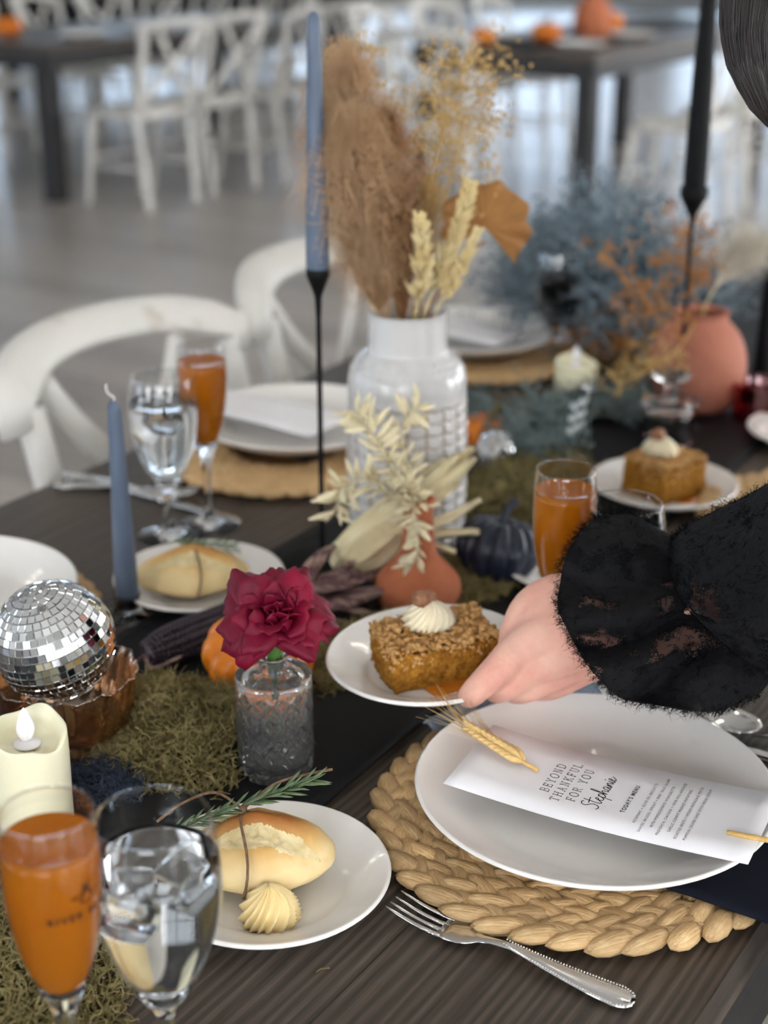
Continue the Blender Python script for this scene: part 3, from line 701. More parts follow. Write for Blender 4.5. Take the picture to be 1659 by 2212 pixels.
# ------------------------------------------------------------------ glasses
FLUTE_OUT = [(0, 0), (0.0315, 0), (0.032, 0.0012), (0.026, 0.0035), (0.012, 0.0075), (0.0055, 0.014), (0.0042, 0.030), (0.0044, 0.055), (0.0062, 0.076), (0.0098, 0.087), (0.0145, 0.098),
             (0.0205, 0.117), (0.0248, 0.142), (0.0262, 0.162), (0.0258, 0.185), (0.0246, 0.203)]
FLUTE_IN = [(0.0234, 0.2032), (0.0246, 0.185), (0.0250, 0.162), (0.0236, 0.142), (0.0193, 0.117), (0.0133, 0.100), (0.0085, 0.0945), (0, 0.0925)]
GOB_OUT = [(0, 0), (0.0335, 0), (0.034, 0.0012), (0.027, 0.0035), (0.013, 0.0075), (0.0058, 0.014), (0.0045, 0.028), (0.0052, 0.044), (0.0088, 0.056), (0.0150, 0.064), (0.0242, 0.082),
           (0.0325, 0.108), (0.0362, 0.134), (0.0352, 0.158), (0.0316, 0.178)]
GOB_IN = [(0.0304, 0.1783), (0.0340, 0.158), (0.0350, 0.134), (0.0312, 0.108), (0.0228, 0.0835), (0.0135, 0.0685), (0.0070, 0.0645), (0, 0.0632)]
def inner_r(inn, z):
    pr = sorted(((b, a) for a, b in prof(inn, 6)))
    for (z0, r0), (z1, r1) in zip(pr, pr[1:]):
        if z0 <= z <= z1: return r0 + (r1 - r0) * (z - z0) / max(z1 - z0, 1e-9)
    return 0.0
def liquid(inn, ztop, zb, over=0.0003):
    pr = [(0, zb)]; n = 18
    for k in range(1, n + 1):
        z = zb + (ztop - zb) * (k / n) ** 1.3
        pr.append((inner_r(inn, z) + over, z))
    pr += [(pr[-1][0] * 0.96, ztop - 0.0006), (pr[-1][0] * 0.5, ztop - 0.0006), (0, ztop - 0.0006)]
    return pr
def bowl_mesh(o, zb):                              # the blown bowl, with a rounded rim
    pr = [p for p in prof(o, 5) if p[1] >= zb]; r, z = pr[-1]
    m = MB(); m.lathe(pr + [(r - 0.0003, z + 0.0005), (r - 0.0009, z + 0.0005), (r - 0.0012, z - 0.0004)] + [(a - 0.0011, b) for a, b in reversed(pr) if b > z - 0.012], 64); return m.mesh('bowl', MT['thin_glass'])
def stem_mesh(o, zb, zi):                          # solid stem and foot, up to the floor of the bowl
    pr = [p for p in prof(o, 5) if p[1] <= zb + 0.004]
    m = MB(); m.lathe(pr + [(pr[-1][0] * 0.93, zi), (0, zi - 0.0015)], 56); return m.mesh('stem', MT['glass'])
flute_me = (bowl_mesh(FLUTE_OUT, 0.096), stem_mesh(FLUTE_OUT, 0.093, 0.0945)); gob_me = (bowl_mesh(GOB_OUT, 0.064), stem_mesh(GOB_OUT, 0.062, 0.064))
m = MB(); m.lathe(liquid(FLUTE_IN, 0.186, 0.0955), 48); cider_me = m.mesh('cider', MT['cider'])
m = MB(); m.lathe(liquid(GOB_IN, 0.151, 0.0660), 48); water_me = m.mesh('water', MT['water'])
def flute(u, v, label, z=TZ + 0.0005):
    t = thing('champagne_flute', label, 'glass', T(u, v, z), 0, 'flutes of amber cider')
    place('bowl', flute_me[0], t); place('stem', flute_me[1], t); place('cider', cider_me, t); return t
def goblet(u, v, label, z=TZ + 0.0005):
    t = thing('water_goblet', label, 'glass', T(u, v, z), 0, 'stemmed water glasses')
    place('bowl', gob_me[0], t); place('stem', gob_me[1], t); place('water', water_me, t); return t
fl_front = flute(0.454, 0.497, 'tall flute of amber cider with a printed logo, cut off by the bottom frame')
goblet(0.507, 0.474, 'stemmed glass of iced water beside the bread roll plate')
flute(1.175, 0.985, 'flute of amber cider behind the water goblet by the white chair')
goblet(1.128, 1.0, 'stemmed water glass standing beside the short blue candle')
flute(1.045, 0.497, 'flute of amber cider behind the hand and lace cuff')
goblet(1.062, 0.452, 'stemmed water glass just behind the black lace cuff')
goblet(1.90, 0.93, 'stemmed water glass just behind the white vase neck')
ic = MB(); ic.box((0, 0, 0), (0.026, 0.024, 0.022)); ice_me = ic.mesh('ice_cube', MT['ice'])
for k, (u, v, z, e, lab) in enumerate([(0.499, 0.484, 0.884, (0.5, 0.3, 0.2), 'ice cube low in the water goblet near the cider logo'),
                                  (0.516, 0.463, 0.899, (0.2, -0.4, 0.9), 'ice cube floating high in the water goblet by the bread roll'),
                                  (1.128, 1.0, 0.892, (0.3, 0.4, 0.5), 'ice cube in the goblet beside the short blue candle'), (1.062, 0.452, 0.894, (0.6, 0.2, 0.3), 'ice cube in the goblet behind the lace cuff')]):
    o = place('ice_cube', ice_me, None, T(u, v, z), 0, e); sub(o, 1, 0.004); tag(o, lab, 'ice cube', 'ice cubes')

# ------------------------------------------------------------------ lettering
def text_mesh(s, size, mat_, spacing=1.0, align='CENTER', bold=0.0):
    c = bpy.data.curves.new('lettering', 'FONT'); c.body = s; c.size = size; c.align_x = align; c.align_y = 'CENTER'; c.space_character = spacing
    c.offset = bold; c.resolution_u = 3
    o = bpy.data.objects.new('lettering', c); COL.objects.link(o)
    dg = bpy.context.evaluated_depsgraph_get(); dg.update()
    me = bpy.data.meshes.new_from_object(o.evaluated_get(dg)); bpy.data.objects.remove(o); bpy.data.curves.remove(c)
    me.materials.clear(); me.materials.append(mat_)
    return me
# the printed mark on the front flute, wrapped round the glass
def wrap_on_glass(me, out, ang0, zc, eps=0.00025):
    pr = sorted(((b, a) for a, b in prof(out, 6)))
    def rad(z):
        for (z0, r0), (z1, r1) in zip(pr, pr[1:]):
            if z0 <= z <= z1: return r0 + (r1 - r0) * (z - z0) / max(z1 - z0, 1e-9)
        return 0.02
    for v in me.vertices:
        z = zc + v.co.y; r = rad(z) + eps; a = ang0 + v.co.x / r
        v.co = (r * math.cos(a), r * math.sin(a), z)
fa = math.atan2(-fl_front.location.y, -fl_front.location.x)          # towards the viewer
for s, size, dz, da in (('RIVER BEND', 0.0058, 0.1530, 0.60), ('- - -   - -', 0.0022, 0.1485, 0.72)):
    me = text_mesh(s, size, MT['logo'], 1.35, bold=0.0001); wrap_on_glass(me, FLUTE_OUT, fa + da, dz); place('printed_lettering', me, fl_front)
em = MB()
def emb(pts, w=0.0004):
    em.tube([(a, b, 0) for a, b in pts], w, 4)
emb([(-0.004, -0.004), (-0.002, 0.001), (0, 0.0045), (0.0025, 0.001), (0.0045, -0.004)]); emb([(-0.003, -0.002), (0.0015, 0.0048), (0.003, 0.006)])
emb([(0.003, -0.002), (-0.001, 0.003), (-0.002, 0.006)]); emb([(-0.0045, -0.0045), (0, -0.006), (0.0045, -0.0045)]); emb([(-0.009, -0.001), (-0.0055, -0.001)]); emb([(0.0055, -0.001), (0.009, -0.001)])
me = em.mesh('printed_emblem', MT['logo']); wrap_on_glass(me, FLUTE_OUT, fa + 0.66, 0.1655); place('printed_emblem', me, fl_front)

# ------------------------------------------------------------------ menu cards
SER = {  # stroke capitals with serifs, unit height, width
 'B': (0.62, [[(0.1, 0), (0.1, 1)], [(0, 1), (0.4, 1), (0.55, 0.9), (0.55, 0.64), (0.4, 0.53), (0.1, 0.53)], [(0.4, 0.53), (0.62, 0.4), (0.62, 0.14), (0.45, 0), (0, 0)]]),
 'E': (0.58, [[(0.1, 0), (0.1, 1)], [(0, 1), (0.55, 1), (0.55, 0.82)], [(0.1, 0.52), (0.42, 0.52)], [(0.42, 0.6), (0.42, 0.43)], [(0, 0), (0.58, 0), (0.58, 0.2)]]),
 'Y': (0.7, [[(0.06, 1), (0.35, 0.48), (0.64, 1)], [(0.35, 0.48), (0.35, 0)], [(0.22, 0), (0.48, 0)], [(0, 1), (0.16, 1)], [(0.54, 1), (0.7, 1)]]),
 'O': (0.76, [[(0.38 + 0.38 * math.cos(a * pi / 8), 0.5 + 0.52 * math.sin(a * pi / 8)) for a in range(17)]]),
 'N': (0.76, [[(0.12, 0), (0.12, 1), (0.64, 0), (0.64, 1)], [(0, 0), (0.24, 0)], [(0, 1), (0.14, 1)], [(0.52, 1), (0.76, 1)]]),
 'D': (0.72, [[(0.1, 0), (0.1, 1)], [(0, 1), (0.38, 1), (0.62, 0.84), (0.7, 0.5), (0.62, 0.16), (0.38, 0), (0, 0)]]),
 'T': (0.66, [[(0.33, 0), (0.33, 1)], [(0, 0.8), (0, 1), (0.66, 1), (0.66, 0.8)], [(0.2, 0), (0.46, 0)]]),
 'H': (0.76, [[(0.12, 0), (0.12, 1)], [(0.64, 0), (0.64, 1)], [(0.12, 0.52), (0.64, 0.52)], [(0, 0), (0.24, 0)], [(0, 1), (0.24, 1)], [(0.52, 0), (0.76, 0)], [(0.52, 1), (0.76, 1)]]),
 'A': (0.74, [[(0.1, 0), (0.37, 1), (0.64, 0)], [(0.2, 0.36), (0.54, 0.36)], [(0, 0), (0.2, 0)], [(0.54, 0), (0.74, 0)]]),
 'K': (0.74, [[(0.12, 0), (0.12, 1)], [(0.6, 1), (0.12, 0.42)], [(0.28, 0.6), (0.64, 0)], [(0, 0), (0.24, 0)], [(0, 1), (0.24, 1)], [(0.5, 1), (0.7, 1)], [(0.54, 0), (0.74, 0)]]),
 'F': (0.56, [[(0.1, 0), (0.1, 1)], [(0, 1), (0.55, 1), (0.55, 0.82)], [(0.1, 0.52), (0.42, 0.52)], [(0.42, 0.6), (0.42, 0.43)], [(0, 0), (0.24, 0)]]),
 'U': (0.74, [[(0.12, 1), (0.12, 0.3), (0.2, 0.08), (0.38, 0), (0.56, 0.08), (0.64, 0.3), (0.64, 1)], [(0, 1), (0.24, 1)], [(0.52, 1), (0.74, 1)]]),
 'L': (0.58, [[(0.1, 0), (0.1, 1)], [(0, 1), (0.22, 1)], [(0, 0), (0.58, 0), (0.58, 0.2)]]),
 'R': (0.68, [[(0.1, 0), (0.1, 1)], [(0, 1), (0.4, 1), (0.56, 0.88), (0.56, 0.62), (0.4, 0.5), (0.1, 0.5)], [(0.34, 0.5), (0.62, 0), (0.7, 0)], [(0, 0), (0.22, 0)]]),
}
def flat_stroke(m, pts, w, z):
    pts = [Vector((a, b, z)) for a, b in pts]
    for p, q in zip(pts, pts[1:]):
        d = (q - p); 
        if d.length < 1e-7: continue
        d.normalize(); n = Vector((-d.y, d.x, 0)) * (w / 2); e = d * (w * 0.35)
        m.add([p - n - e, q - n + e, q + n + e, p + n - e], [(0, 1, 2, 3)])
def serif_line(m, s, cx, cy, h, gap, z):
    ws = [SER[c][0] * h if c != ' ' else 0.35 * h for c in s]; tot = sum(ws) + gap * (len(s) - 1); x = cx - tot / 2
    for c, w in zip(s, ws):
        if c != ' ':
            for st in SER[c][1]: flat_stroke(m, [(x + a * h, cy - h / 2 + b * h) for a, b in st], h * (0.10 if st[0][0] == st[-1][0] else 0.075), z)
        x += w + gap
SCRIPT = [[(0.62, 2.05), (0.5, 2.2), (0.25, 2.15), (0.08, 1.85), (0.12, 1.5), (0.4, 1.15), (0.5, 0.7), (0.35, 0.25), (0.05, 0.1), (-0.2, 0.3)],
          [(0.98, 2.2), (0.88, 1.2), (0.84, 0.4), (1.0, 0.1), (1.2, 0.4), (1.3, 0.6), (1.55, 0.75), (1.62, 0.95), (1.45, 1.0), (1.32, 0.6), (1.42, 0.2), (1.65, 0.15), (1.85, 0.5)],
          [(0.55, 1.45), (1.4, 1.6)],
          [(1.95, 0.95), (1.86, 0.1), (1.76, -0.75)], [(1.88, 0.4), (2.05, 0.92), (2.3, 0.9), (2.32, 0.45), (2.1, 0.12), (1.92, 0.2)],
          [(2.3, 0.3), (2.6, 1.0), (2.75, 1.9), (2.68, 2.15), (2.58, 1.8), (2.52, 0.9), (2.5, 0.12), (2.66, 0.7), (2.86, 0.85), (2.9, 0.4), (2.95, 0.12), (3.1, 0.3)],
          [(3.6, 0.85), (3.4, 0.95), (3.2, 0.65), (3.2, 0.2), (3.4, 0.15), (3.6, 0.7), (3.6, 0.2), (3.75, 0.15), (3.92, 0.75), (3.92, 0.12), (4.05, 0.65), (4.25, 0.85), (4.3, 0.4), (4.36, 0.15), (4.55, 0.5), (4.6, 0.85), (4.58, 0.3), (4.7, 0.12), (4.95, 0.5), (5.1, 0.85), (4.95, 0.95), (4.85, 0.5), (5.0, 0.12), (5.3, 0.35), (5.5, 0.7)],
          [(4.68, 1.25), (4.74, 1.32)]]
CW, CLN = 0.0915, 0.2175
def card_z(b): return 0.0045 * math.sin(pi * b) * -1
def menu_card(p_left, p_right_top, length_dir, label, full=True):
    # local x = reading direction, local -y = down the card
    x = (p_right_top - p_left).normalized(); yv = -Vector(length_dir).normalized(); x = (x - yv * x.dot(yv)).normalized(); zv = x.cross(yv)
    Mw = Matrix((x, yv, zv)).transposed().to_4x4(); Mw.translation = p_left
    t = thing('menu_card', label, 'card', (0, 0, 0), 0, 'printed menu cards'); t.matrix_world = Mw
    m = MB(); m.sheet(lambda a, b: Vector((a * CW, -b * CLN, card_z(b))), 4, 20, 0.0006); m.build('card', MT['card'], t)
    if not full: return t
    def bend(me):
        for v in me.vertices: v.co.z = card_z(-v.co.y / CLN) + 0.0005
        return me
    cx = CW / 2
    m = MB()
    for i, s in enumerate(('BEYOND', 'THANKFUL', 'FOR YOU')): serif_line(m, s, cx + (0.001, 0.0, 0.001)[i], -0.0655 - 0.0103 * i, 0.0062, 0.0026, 0)
    place('printed_heading', bend(m.mesh('printed_heading', MT['ink'], False)), t)
    m = MB()
    for st in SCRIPT:
        c = [(p.x, p.y) for p in crom([(a, b, 0) for a, b in st], 5)]
        flat_stroke(m, [(cx - 0.0215 + a * 0.0080, -0.1075 + b * 0.0062) for a, b in c], 0.00075, 0)
    place('handwritten_name', bend(m.mesh('handwritten_name', MT['ink'], False)), t)
    def line(s, y, size, sp, bold=0.0):
        me = text_mesh(s, size, MT['ink'], sp, bold=bold)
        for v in me.vertices: v.co.x += cx; v.co.y += y
        place('printed_lettering', bend(me), t)
    line("TODAY'S MENU", -0.1235, 0.0044, 1.25, 0.00012)
    for i, s in enumerate(('ROSEMARY + OLIVE OIL BAGUETTE', 'SHAVED BRUSSEL SPROUT + BABY KALE SALAD', 'WITH POMEGRANATE VINAIGRETTE', 'PROVENCAL CHICKEN + HERB HOLLANDAISE', 'GARLIC CONFIT MASHED POTATOES', 'ROASTED BEETS + HONEY PISTACHIO PESTO', 'PUMPKIN CRUMB CAKE WITH FRESH CREAM')):
        line(s, -0.1345 - 0.0062 * i, 0.0029, 1.22)
    return t
cz = TZ + 0.0225 + 0.0285
pl, prt, pb = at(958, 1692, cz), at(1090, 1578, cz), at(1590, 1860, cz)
card_main = menu_card(pl, prt, pb - pl, 'white menu card with printed dishes lying across the large plate')
menu_card(T(1.365, 0.985, TZ + 0.046), T(1.46, 0.975, TZ + 0.046), P, 'white card on the plate behind the goblet and candlestick', False)
menu_card(T(1.83, 0.99, TZ + 0.046), T(1.93, 0.98, TZ + 0.046), P, 'white card on the plate beyond the white vase', False)
# wheat stalk threaded through the front card
Mc = card_main.matrix_world.copy()
def cp(x, y, z=0.0): return Mc @ Vector((x, -y, card_z(y / CLN) + z))
wh = thing('wheat_stalk', 'golden ear of wheat threaded through the menu card', 'wheat', (0, 0, 0))
c0, c1 = cp(0.047, 0.048, 0.004), cp(0.062, -0.030, 0.016)
dr = (c1 - c0).normalized(); side_ = dr.cross(Vector((0, 0, 1))).normalized(); upv = side_.cross(dr)
gm = MB(); gm.ell((0, 0, 0), (0.0062, 0.0022, 0.0019), 8, 6, fn=lambda d: 1 - 0.25 * max(0, d.x)); grain_me = gm.mesh('grain', MT['wheat'])
rng = random.Random(5)
EAR = 0.058
for k in range(9):
    for s in (-1, 0, 1):
        f = (k + (0.5 if s == 0 else 0)) / 9; pos = c0 + dr * (0.014 + EAR * 0.8 * f) + side_ * (s * 0.0048 * (1 - 0.4 * f)) + upv * (0.0036 if s == 0 else 0.0014)
        d = (dr + side_ * (0.5 * s) + upv * (0.3 if s == 0 else 0.1)).normalized()
        o = place('grain', grain_me, wh, pos, 0, orient(d, upv).to_euler()); q = 1.4 - 0.45 * f; o.scale = (q, q, q)
m = MB(); m.tube([c0 - dr * 0.006, c0, c0 + dr * 0.02, c0 + dr * 0.05], [0.0016, 0.0016, 0.0014, 0.0008], 8); m.build('stem_tip', MT['skewer'], wh)
aw = MB()
for k in range(46):
    f = rng.random(); s = rng.uniform(-1, 1); b = c0 + dr * (0.018 + EAR * 0.8 * f) + side_ * (0.003 * s)
    d = (dr + side_ * (s * 0.38) + upv * rng.uniform(-0.02, 0.3)).normalized(); L = rng.uniform(0.028, 0.05)
    aw.strand([b, b + d * (L * 0.5), b + d * L + side_ * (s * 0.004)], 0.00032)
aw.build('awns', MT['wheat'], wh)['kind'] = 'stuff'
m = MB(); m.tube([cp(0.030, 0.196, 0.0012), cp(0.029, 0.215, 0.0022), cp(0.028, 0.235, 0.003), cp(0.026, 0.262, 0.003)], 0.0019, 8); m.build('stem', MT['skewer'], wh)

# ------------------------------------------------------------------ cutlery
def fork(loc, rot, label):
    t = thing('dinner_fork', label, 'fork', loc, 0, 'silver cutlery', rot)   # local x from handle end to tines
    def zc(x):
        if x < 0.09: return 0.0035 + 0.007 * (x / 0.09) ** 2
        if x < 0.118: return 0.0105 - 0.0065 * (x - 0.09) / 0.028
        return 0.004 - 0.0012 * math.sin((x - 0.118) / 0.06 * pi) + 0.007 * ((x - 0.118) / 0.06) ** 2.2
    secs = [(0, 0.004), (0.003, 0.0075), (0.01, 0.0102), (0.03, 0.0088), (0.06, 0.0058), (0.085, 0.0036), (0.1, 0.0034), (0.108, 0.0045), (0.114, 0.0088), (0.12, 0.0115), (0.13, 0.0122), (0.137, 0.0122)]
    m = MB(); ring = []
    for x, w in secs:
        th = 0.0016 if x < 0.1 else 0.0011
        dish = 0 if x < 0.11 else 0.0016
        row = []
        for k in range(12):
            a = 2 * pi * k / 12; yy = w * math.cos(a); row.append(Vector((x, yy, zc(x) + th * math.sin(a) + dish * (yy / 0.012) ** 2)))
        ring.append(row)
    vs = [p for r in ring for p in r]; fs = []
    for i in range(len(ring) - 1):
        for k in range(12): fs.append((i * 12 + k, i * 12 + (k + 1) % 12, (i + 1) * 12 + (k + 1) % 12, (i + 1) * 12 + k))
    fs += [tuple(range(11, -1, -1)), tuple((len(ring) - 1) * 12 + k for k in range(12))]
    m.add(vs, fs); m.build('handle', MT['steel'], t)
    for y in (-0.0098, -0.0033, 0.0033, 0.0098):
        p = [Vector((x, y * (1 + 0.02 * (x - 0.13)), zc(x) + 0.0016 * (y / 0.012) ** 2)) for x in (0.133, 0.142, 0.152, 0.162, 0.17, 0.1755)]
        m = MB(); m.tube(p, [0.0020, 0.0019, 0.00165, 0.00145, 0.0012, 0.0007], 8, flat=0.62); m.build('tine', MT['steel'], t)
    m = MB()
    for s in (-1, 1):
        for k in range(46):
            x = 0.002 + 0.088 * k / 45
            w = [w0 + (w1 - w0) * (x - x0) / (x1 - x0) for (x0, w0), (x1, w1) in zip(secs, secs[1:]) if x0 <= x <= x1][0]
            m.ell((x, s * (w - 0.0011), zc(x) + 0.0014), 0.0007, 6, 4)
    m.build('beading', MT['steel'], t)
    return t
def spoon(loc, rot, label):
    t = thing('table_spoon', label, 'spoon', loc, 0, 'silver cutlery', rot)
    def zc(x): return 0.003 + 0.009 * math.sin(min(x / 0.125, 1) * pi) * 0.9
    secs = [(0, 0.004), (0.003, 0.0072), (0.01, 0.0095), (0.03, 0.008), (0.06, 0.0052), (0.1, 0.0034), (0.125, 0.0034)]
    m = MB(); m.tube([(x, 0, zc(x)) for x, w in secs], [w for x, w in secs], 12, flat=0.26, up=(0, 0, 1)); m.build('handle', MT['steel'], t)
    m = MB()
    for off, q in ((0, 1), ):
        m.sheet(lambda a, b: Vector((0.15 + 0.031 * math.cos(a * 2 * pi) * b, 0.0205 * math.sin(a * 2 * pi) * b, 0.0105 - 0.0085 * (1 - b * b))), 28, 7, 0.0012)
    m.build('bowl', MT['steel'], t)
    m = MB()
    for s in (-1, 1):
        for k in range(30): m.ell((0.004 + 0.08 * k / 29, s * (0.0075 - 0.003 * k / 29), zc(0.004 + 0.08 * k / 29) + 0.0018), 0.0008, 6, 4)
    m.build('beading', MT['steel'], t)
    return t
def knife(loc, rot, label):
    t = thing('table_knife', label, 'knife', loc, 0, 'silver cutlery', rot)
    m = MB(); m.tube([(0, 0, 0.004), (0.005, 0, 0.004), (0.05, 0, 0.0045), (0.095, 0, 0.0045), (0.1, 0, 0.0045)], [0.005, 0.008, 0.007, 0.0065, 0.005], 12, flat=0.5); m.build('handle', MT['steel'], t)
    m = MB(); m.sheet(lambda a, b: Vector((0.098 + 0.118 * a, -0.0075 + 0.0155 * b * (1 - max(0, (a - 0.8) / 0.2) ** 2 * 0.8), 0.004)), 16, 3, 0.0014); m.build('blade', MT['steel'], t)
    return t
toP = (0, 0, TA + pi / 2); toN = (0, 0, TA - pi / 2)
fork(T(0.709, 0.274, TZ), toP, 'silver fork lying on bare wood below the placemat')
sp0 = T(1.058, 0.2, TZ + 0.002); spoon(sp0, (0, 0, TA + pi / 2), 'silver spoon with beaded handle beyond the large plate')
knife(T(1.03, 0.245, TZ + 0.001), (0, 0, TA + pi / 2 + 0.02), 'silver knife beside the large plate at the frame edge')
fork(at(118, 1052, TZ), (0, 0, TA - pi / 2 + 0.36), 'silver fork near the far table edge behind the short blue candle')
fork(at(140, 1028, TZ), (0, 0, TA - pi / 2 + 0.02), 'second silver fork lying closer to the straw placemat behind the goblet')
knife(at(215, 1048, TZ), (0, 0, TA - pi / 2 - 0.02), 'silver knife between the forks and the goblet foot')

# ------------------------------------------------------------------ bread rolls
def bread_roll(loc, rz, label, seed=0, L=0.064, W=0.038, H=0.05):
    t = thing('bread_roll', label, 'bread', loc, rz, 'small baguette rolls')
    def shape(d):
        q = 1 - 0.16 * (1 - abs(d.x)) * abs(d.x) * 2 + 0.03 * abs(d.x) ** 6 + 0.05 * nz((d.x * 1.6 + seed, d.y * 1.6, d.z * 1.6)) + 0.015 * nz((d.x * 6, d.y * 6 + seed, d.z * 6))
        return q
    m = MB()
    vs = MB(); vs.ell((0, 0, 0), (L, W, H * 0.55), 120, 70, fn=shape)
    out = []; NU = 56
    for x, y, z in vs.v:
        z = z * (1.0 if z > 0 else 0.62)
        if z > 0:                                       # the opened score, running along the loaf on the side that faces -y
            g = y + 0.014 + 0.003 * math.sin(x * 40)
            edge = max(0, 1 - (x / (L * 0.8)) ** 2)
            z -= 0.0035 * edge * math.exp(-(g / 0.008) ** 2) * (1 + 0.5 * nz((x * 220, y * 220, seed)))
            z += 0.0040 * edge * math.exp(-((g - 0.014) / 0.007) ** 2)
        out.append((x, y, z + H * 0.55 * 0.62))
    m.v = out; m.f = vs.f; m.m = []
    for f in m.f:
        c = sum((Vector(out[i]) for i in f), Vector()) / len(f)
        g = c.y + 0.015 + 0.003 * math.sin(c.x * 40)
        m.m.append(1 if (abs(g) < 0.0085 * (1 - (c.x / (L * 0.8)) ** 2) + 0.0022 * nz((c.x * 90, c.y * 90, 0)) and c.z > H * 0.4) else 0)
    m.build('loaf', [MT['bread'], MT['crumb_in']], t)
    return t
def twine_loop(t, x, W, H, seed=0, loose=True):
    m = MB(); p = []
    for k in range(25):
        a = 2 * pi * k / 24; y = (W + 0.0012) * 0.985 * math.cos(a); z = math.sin(a); z = H * 0.55 * (0.62 + (z * 1.01 if z > 0 else z * 0.62)) + 0.0008
        g = y + 0.010; 
        p.append(Vector((x + 0.002 * math.sin(3 * a), y, max(z, 0.001))))
    m.tube(p, 0.0011, 6, False)
    top = Vector((x, 0.004, H * 0.9 + 0.0035))
    if loose:
        m.ell(top, 0.0026, 8, 6)
        m.tube(crom([top, top + Vector((0.022, 0.010, 0.012)), top + Vector((0.045, 0.014, 0.016)), top + Vector((0.062, 0.012, 0.020))], 5), 0.0010, 6)
        m.tube(crom([top, top + Vector((-0.018, 0.010, 0.008)), top + Vector((-0.04, 0.006, 0.004)), top + Vector((-0.058, 0.0, -0.006))], 5), 0.0010, 6)
    m.build('twine', MT['twine'], t)
nm = MB(); nm.ell((0.0075, 0, 0), (0.0085, 0.0013, 0.0007), 8, 4); needle_me = nm.mesh('needle', MT['rosemary'])
def rosemary(base, d, L, label, n=34, seed=1):
    rr = random.Random(seed); R = orient(d)
    t = thing('rosemary_sprig', label, 'herb sprig', base, 0, 'rosemary sprigs', R.to_euler())
    m = MB(); m.tube([(0, 0, 0), (L * 0.5, 0.001, 0.001), (L, 0, 0.002)], [0.0011, 0.0009, 0.0005], 6); m.build('stalk', MT['rosemary'], t)
    for k in range(n):
        x = L * (k + 1) / n; a = k * 2.4
        e = orient(Vector((1, 0.55 * math.cos(a), 0.55 * math.sin(a)))).to_euler()
        o = place('needle', needle_me, t, (x - 0.003, 0, 0), 0, e); q = rr.uniform(0.75, 1.25); o.scale = (q, q, q)
# front roll: long axis roughly across the picture
br_rz = math.radians(6)
brl = at(562, 1897, TZ + 0.008)
b1 = bread_roll(brl - Vector((0, 0, 0.002)), br_rz, 'crusty baguette roll tied with twine on the near small plate', 0, 0.052, 0.038, 0.058)
twine_loop(b1, -0.010, 0.038, 0.058)
ctr = Matrix.Translation(b1.location) @ Matrix.Rotation(br_rz, 4, 'Z') @ Vector((-0.010, 0.006, 0.0555))
rosemary(ctr + Vector((-0.052, -0.014, -0.012)), Vector((0.048, 0.014, 0.013)), 0.052, 'rosemary sprig tucked under the twine, drooping over the near roll', 30)
rosemary(ctr + Vector((0.0, 0.0, 0.002)), Vector((0.055, 0.012, 0.016)), 0.055, 'rosemary sprig sticking out over the near roll towards the runner', 30, 2)
b2 = bread_roll(at(418, 1278, TZ + 0.006), math.radians(8), 'baguette roll tied with twine on the plate by the short blue candle', 3.3, 0.054, 0.036, 0.052)
twine_loop(b2, 0.006, 0.036, 0.052, 0, False)
rosemary(b2.location + Vector((-0.018, 0.004, 0.052)), Vector((1, 0.05, -0.12)), 0.06, 'rosemary sprig lying on the roll by the water goblet', 26, 3)
b3 = bread_roll(at(1365, 742, TZ + 0.006), math.radians(4), 'golden roll on the far plate behind the blue spray', 6.1, 0.062, 0.036, 0.052)

# piped rosettes
def rosette(m, R, H, n=9, tw=2.2, M=None, c=(0, 0, 0), seg=108, lean=0.0):
    pr = [(R * 0.86, 0.0), (R * 1.0, H * 0.14), (R * 1.0, H * 0.28), (R * 0.93, H * 0.45), (R * 0.78, H * 0.62), (R * 0.58, H * 0.77), (R * 0.36, H * 0.88), (R * 0.16, H * 0.97), (0.0, H * 1.02)]
    pr = prof(pr, 4)
    def fn(r, z, t, j):
        k = z / H; s = math.sin(n * (t - tw * k + 0.12 * math.sin(3 * t)))
        ridge = (1 - abs(s)) ** 1.0 * 2 - 1
        w = r * (1 + 0.16 * ridge * (1 - 0.25 * k)) * (1 + 0.05 * math.sin(2 * t + 1))
        return w, z + 0.02 * H * ridge
    m.lathe(pr, seg, c, fn, M=M)
m = MB(); rosette(m, 0.0182, 0.029, 8, 0.9)
tag(m.build('butter_rosette', MT['butter'], None, at(583, 1990, TZ + 0.0055)), 'piped swirl of pale butter beside the near bread roll', 'butter')

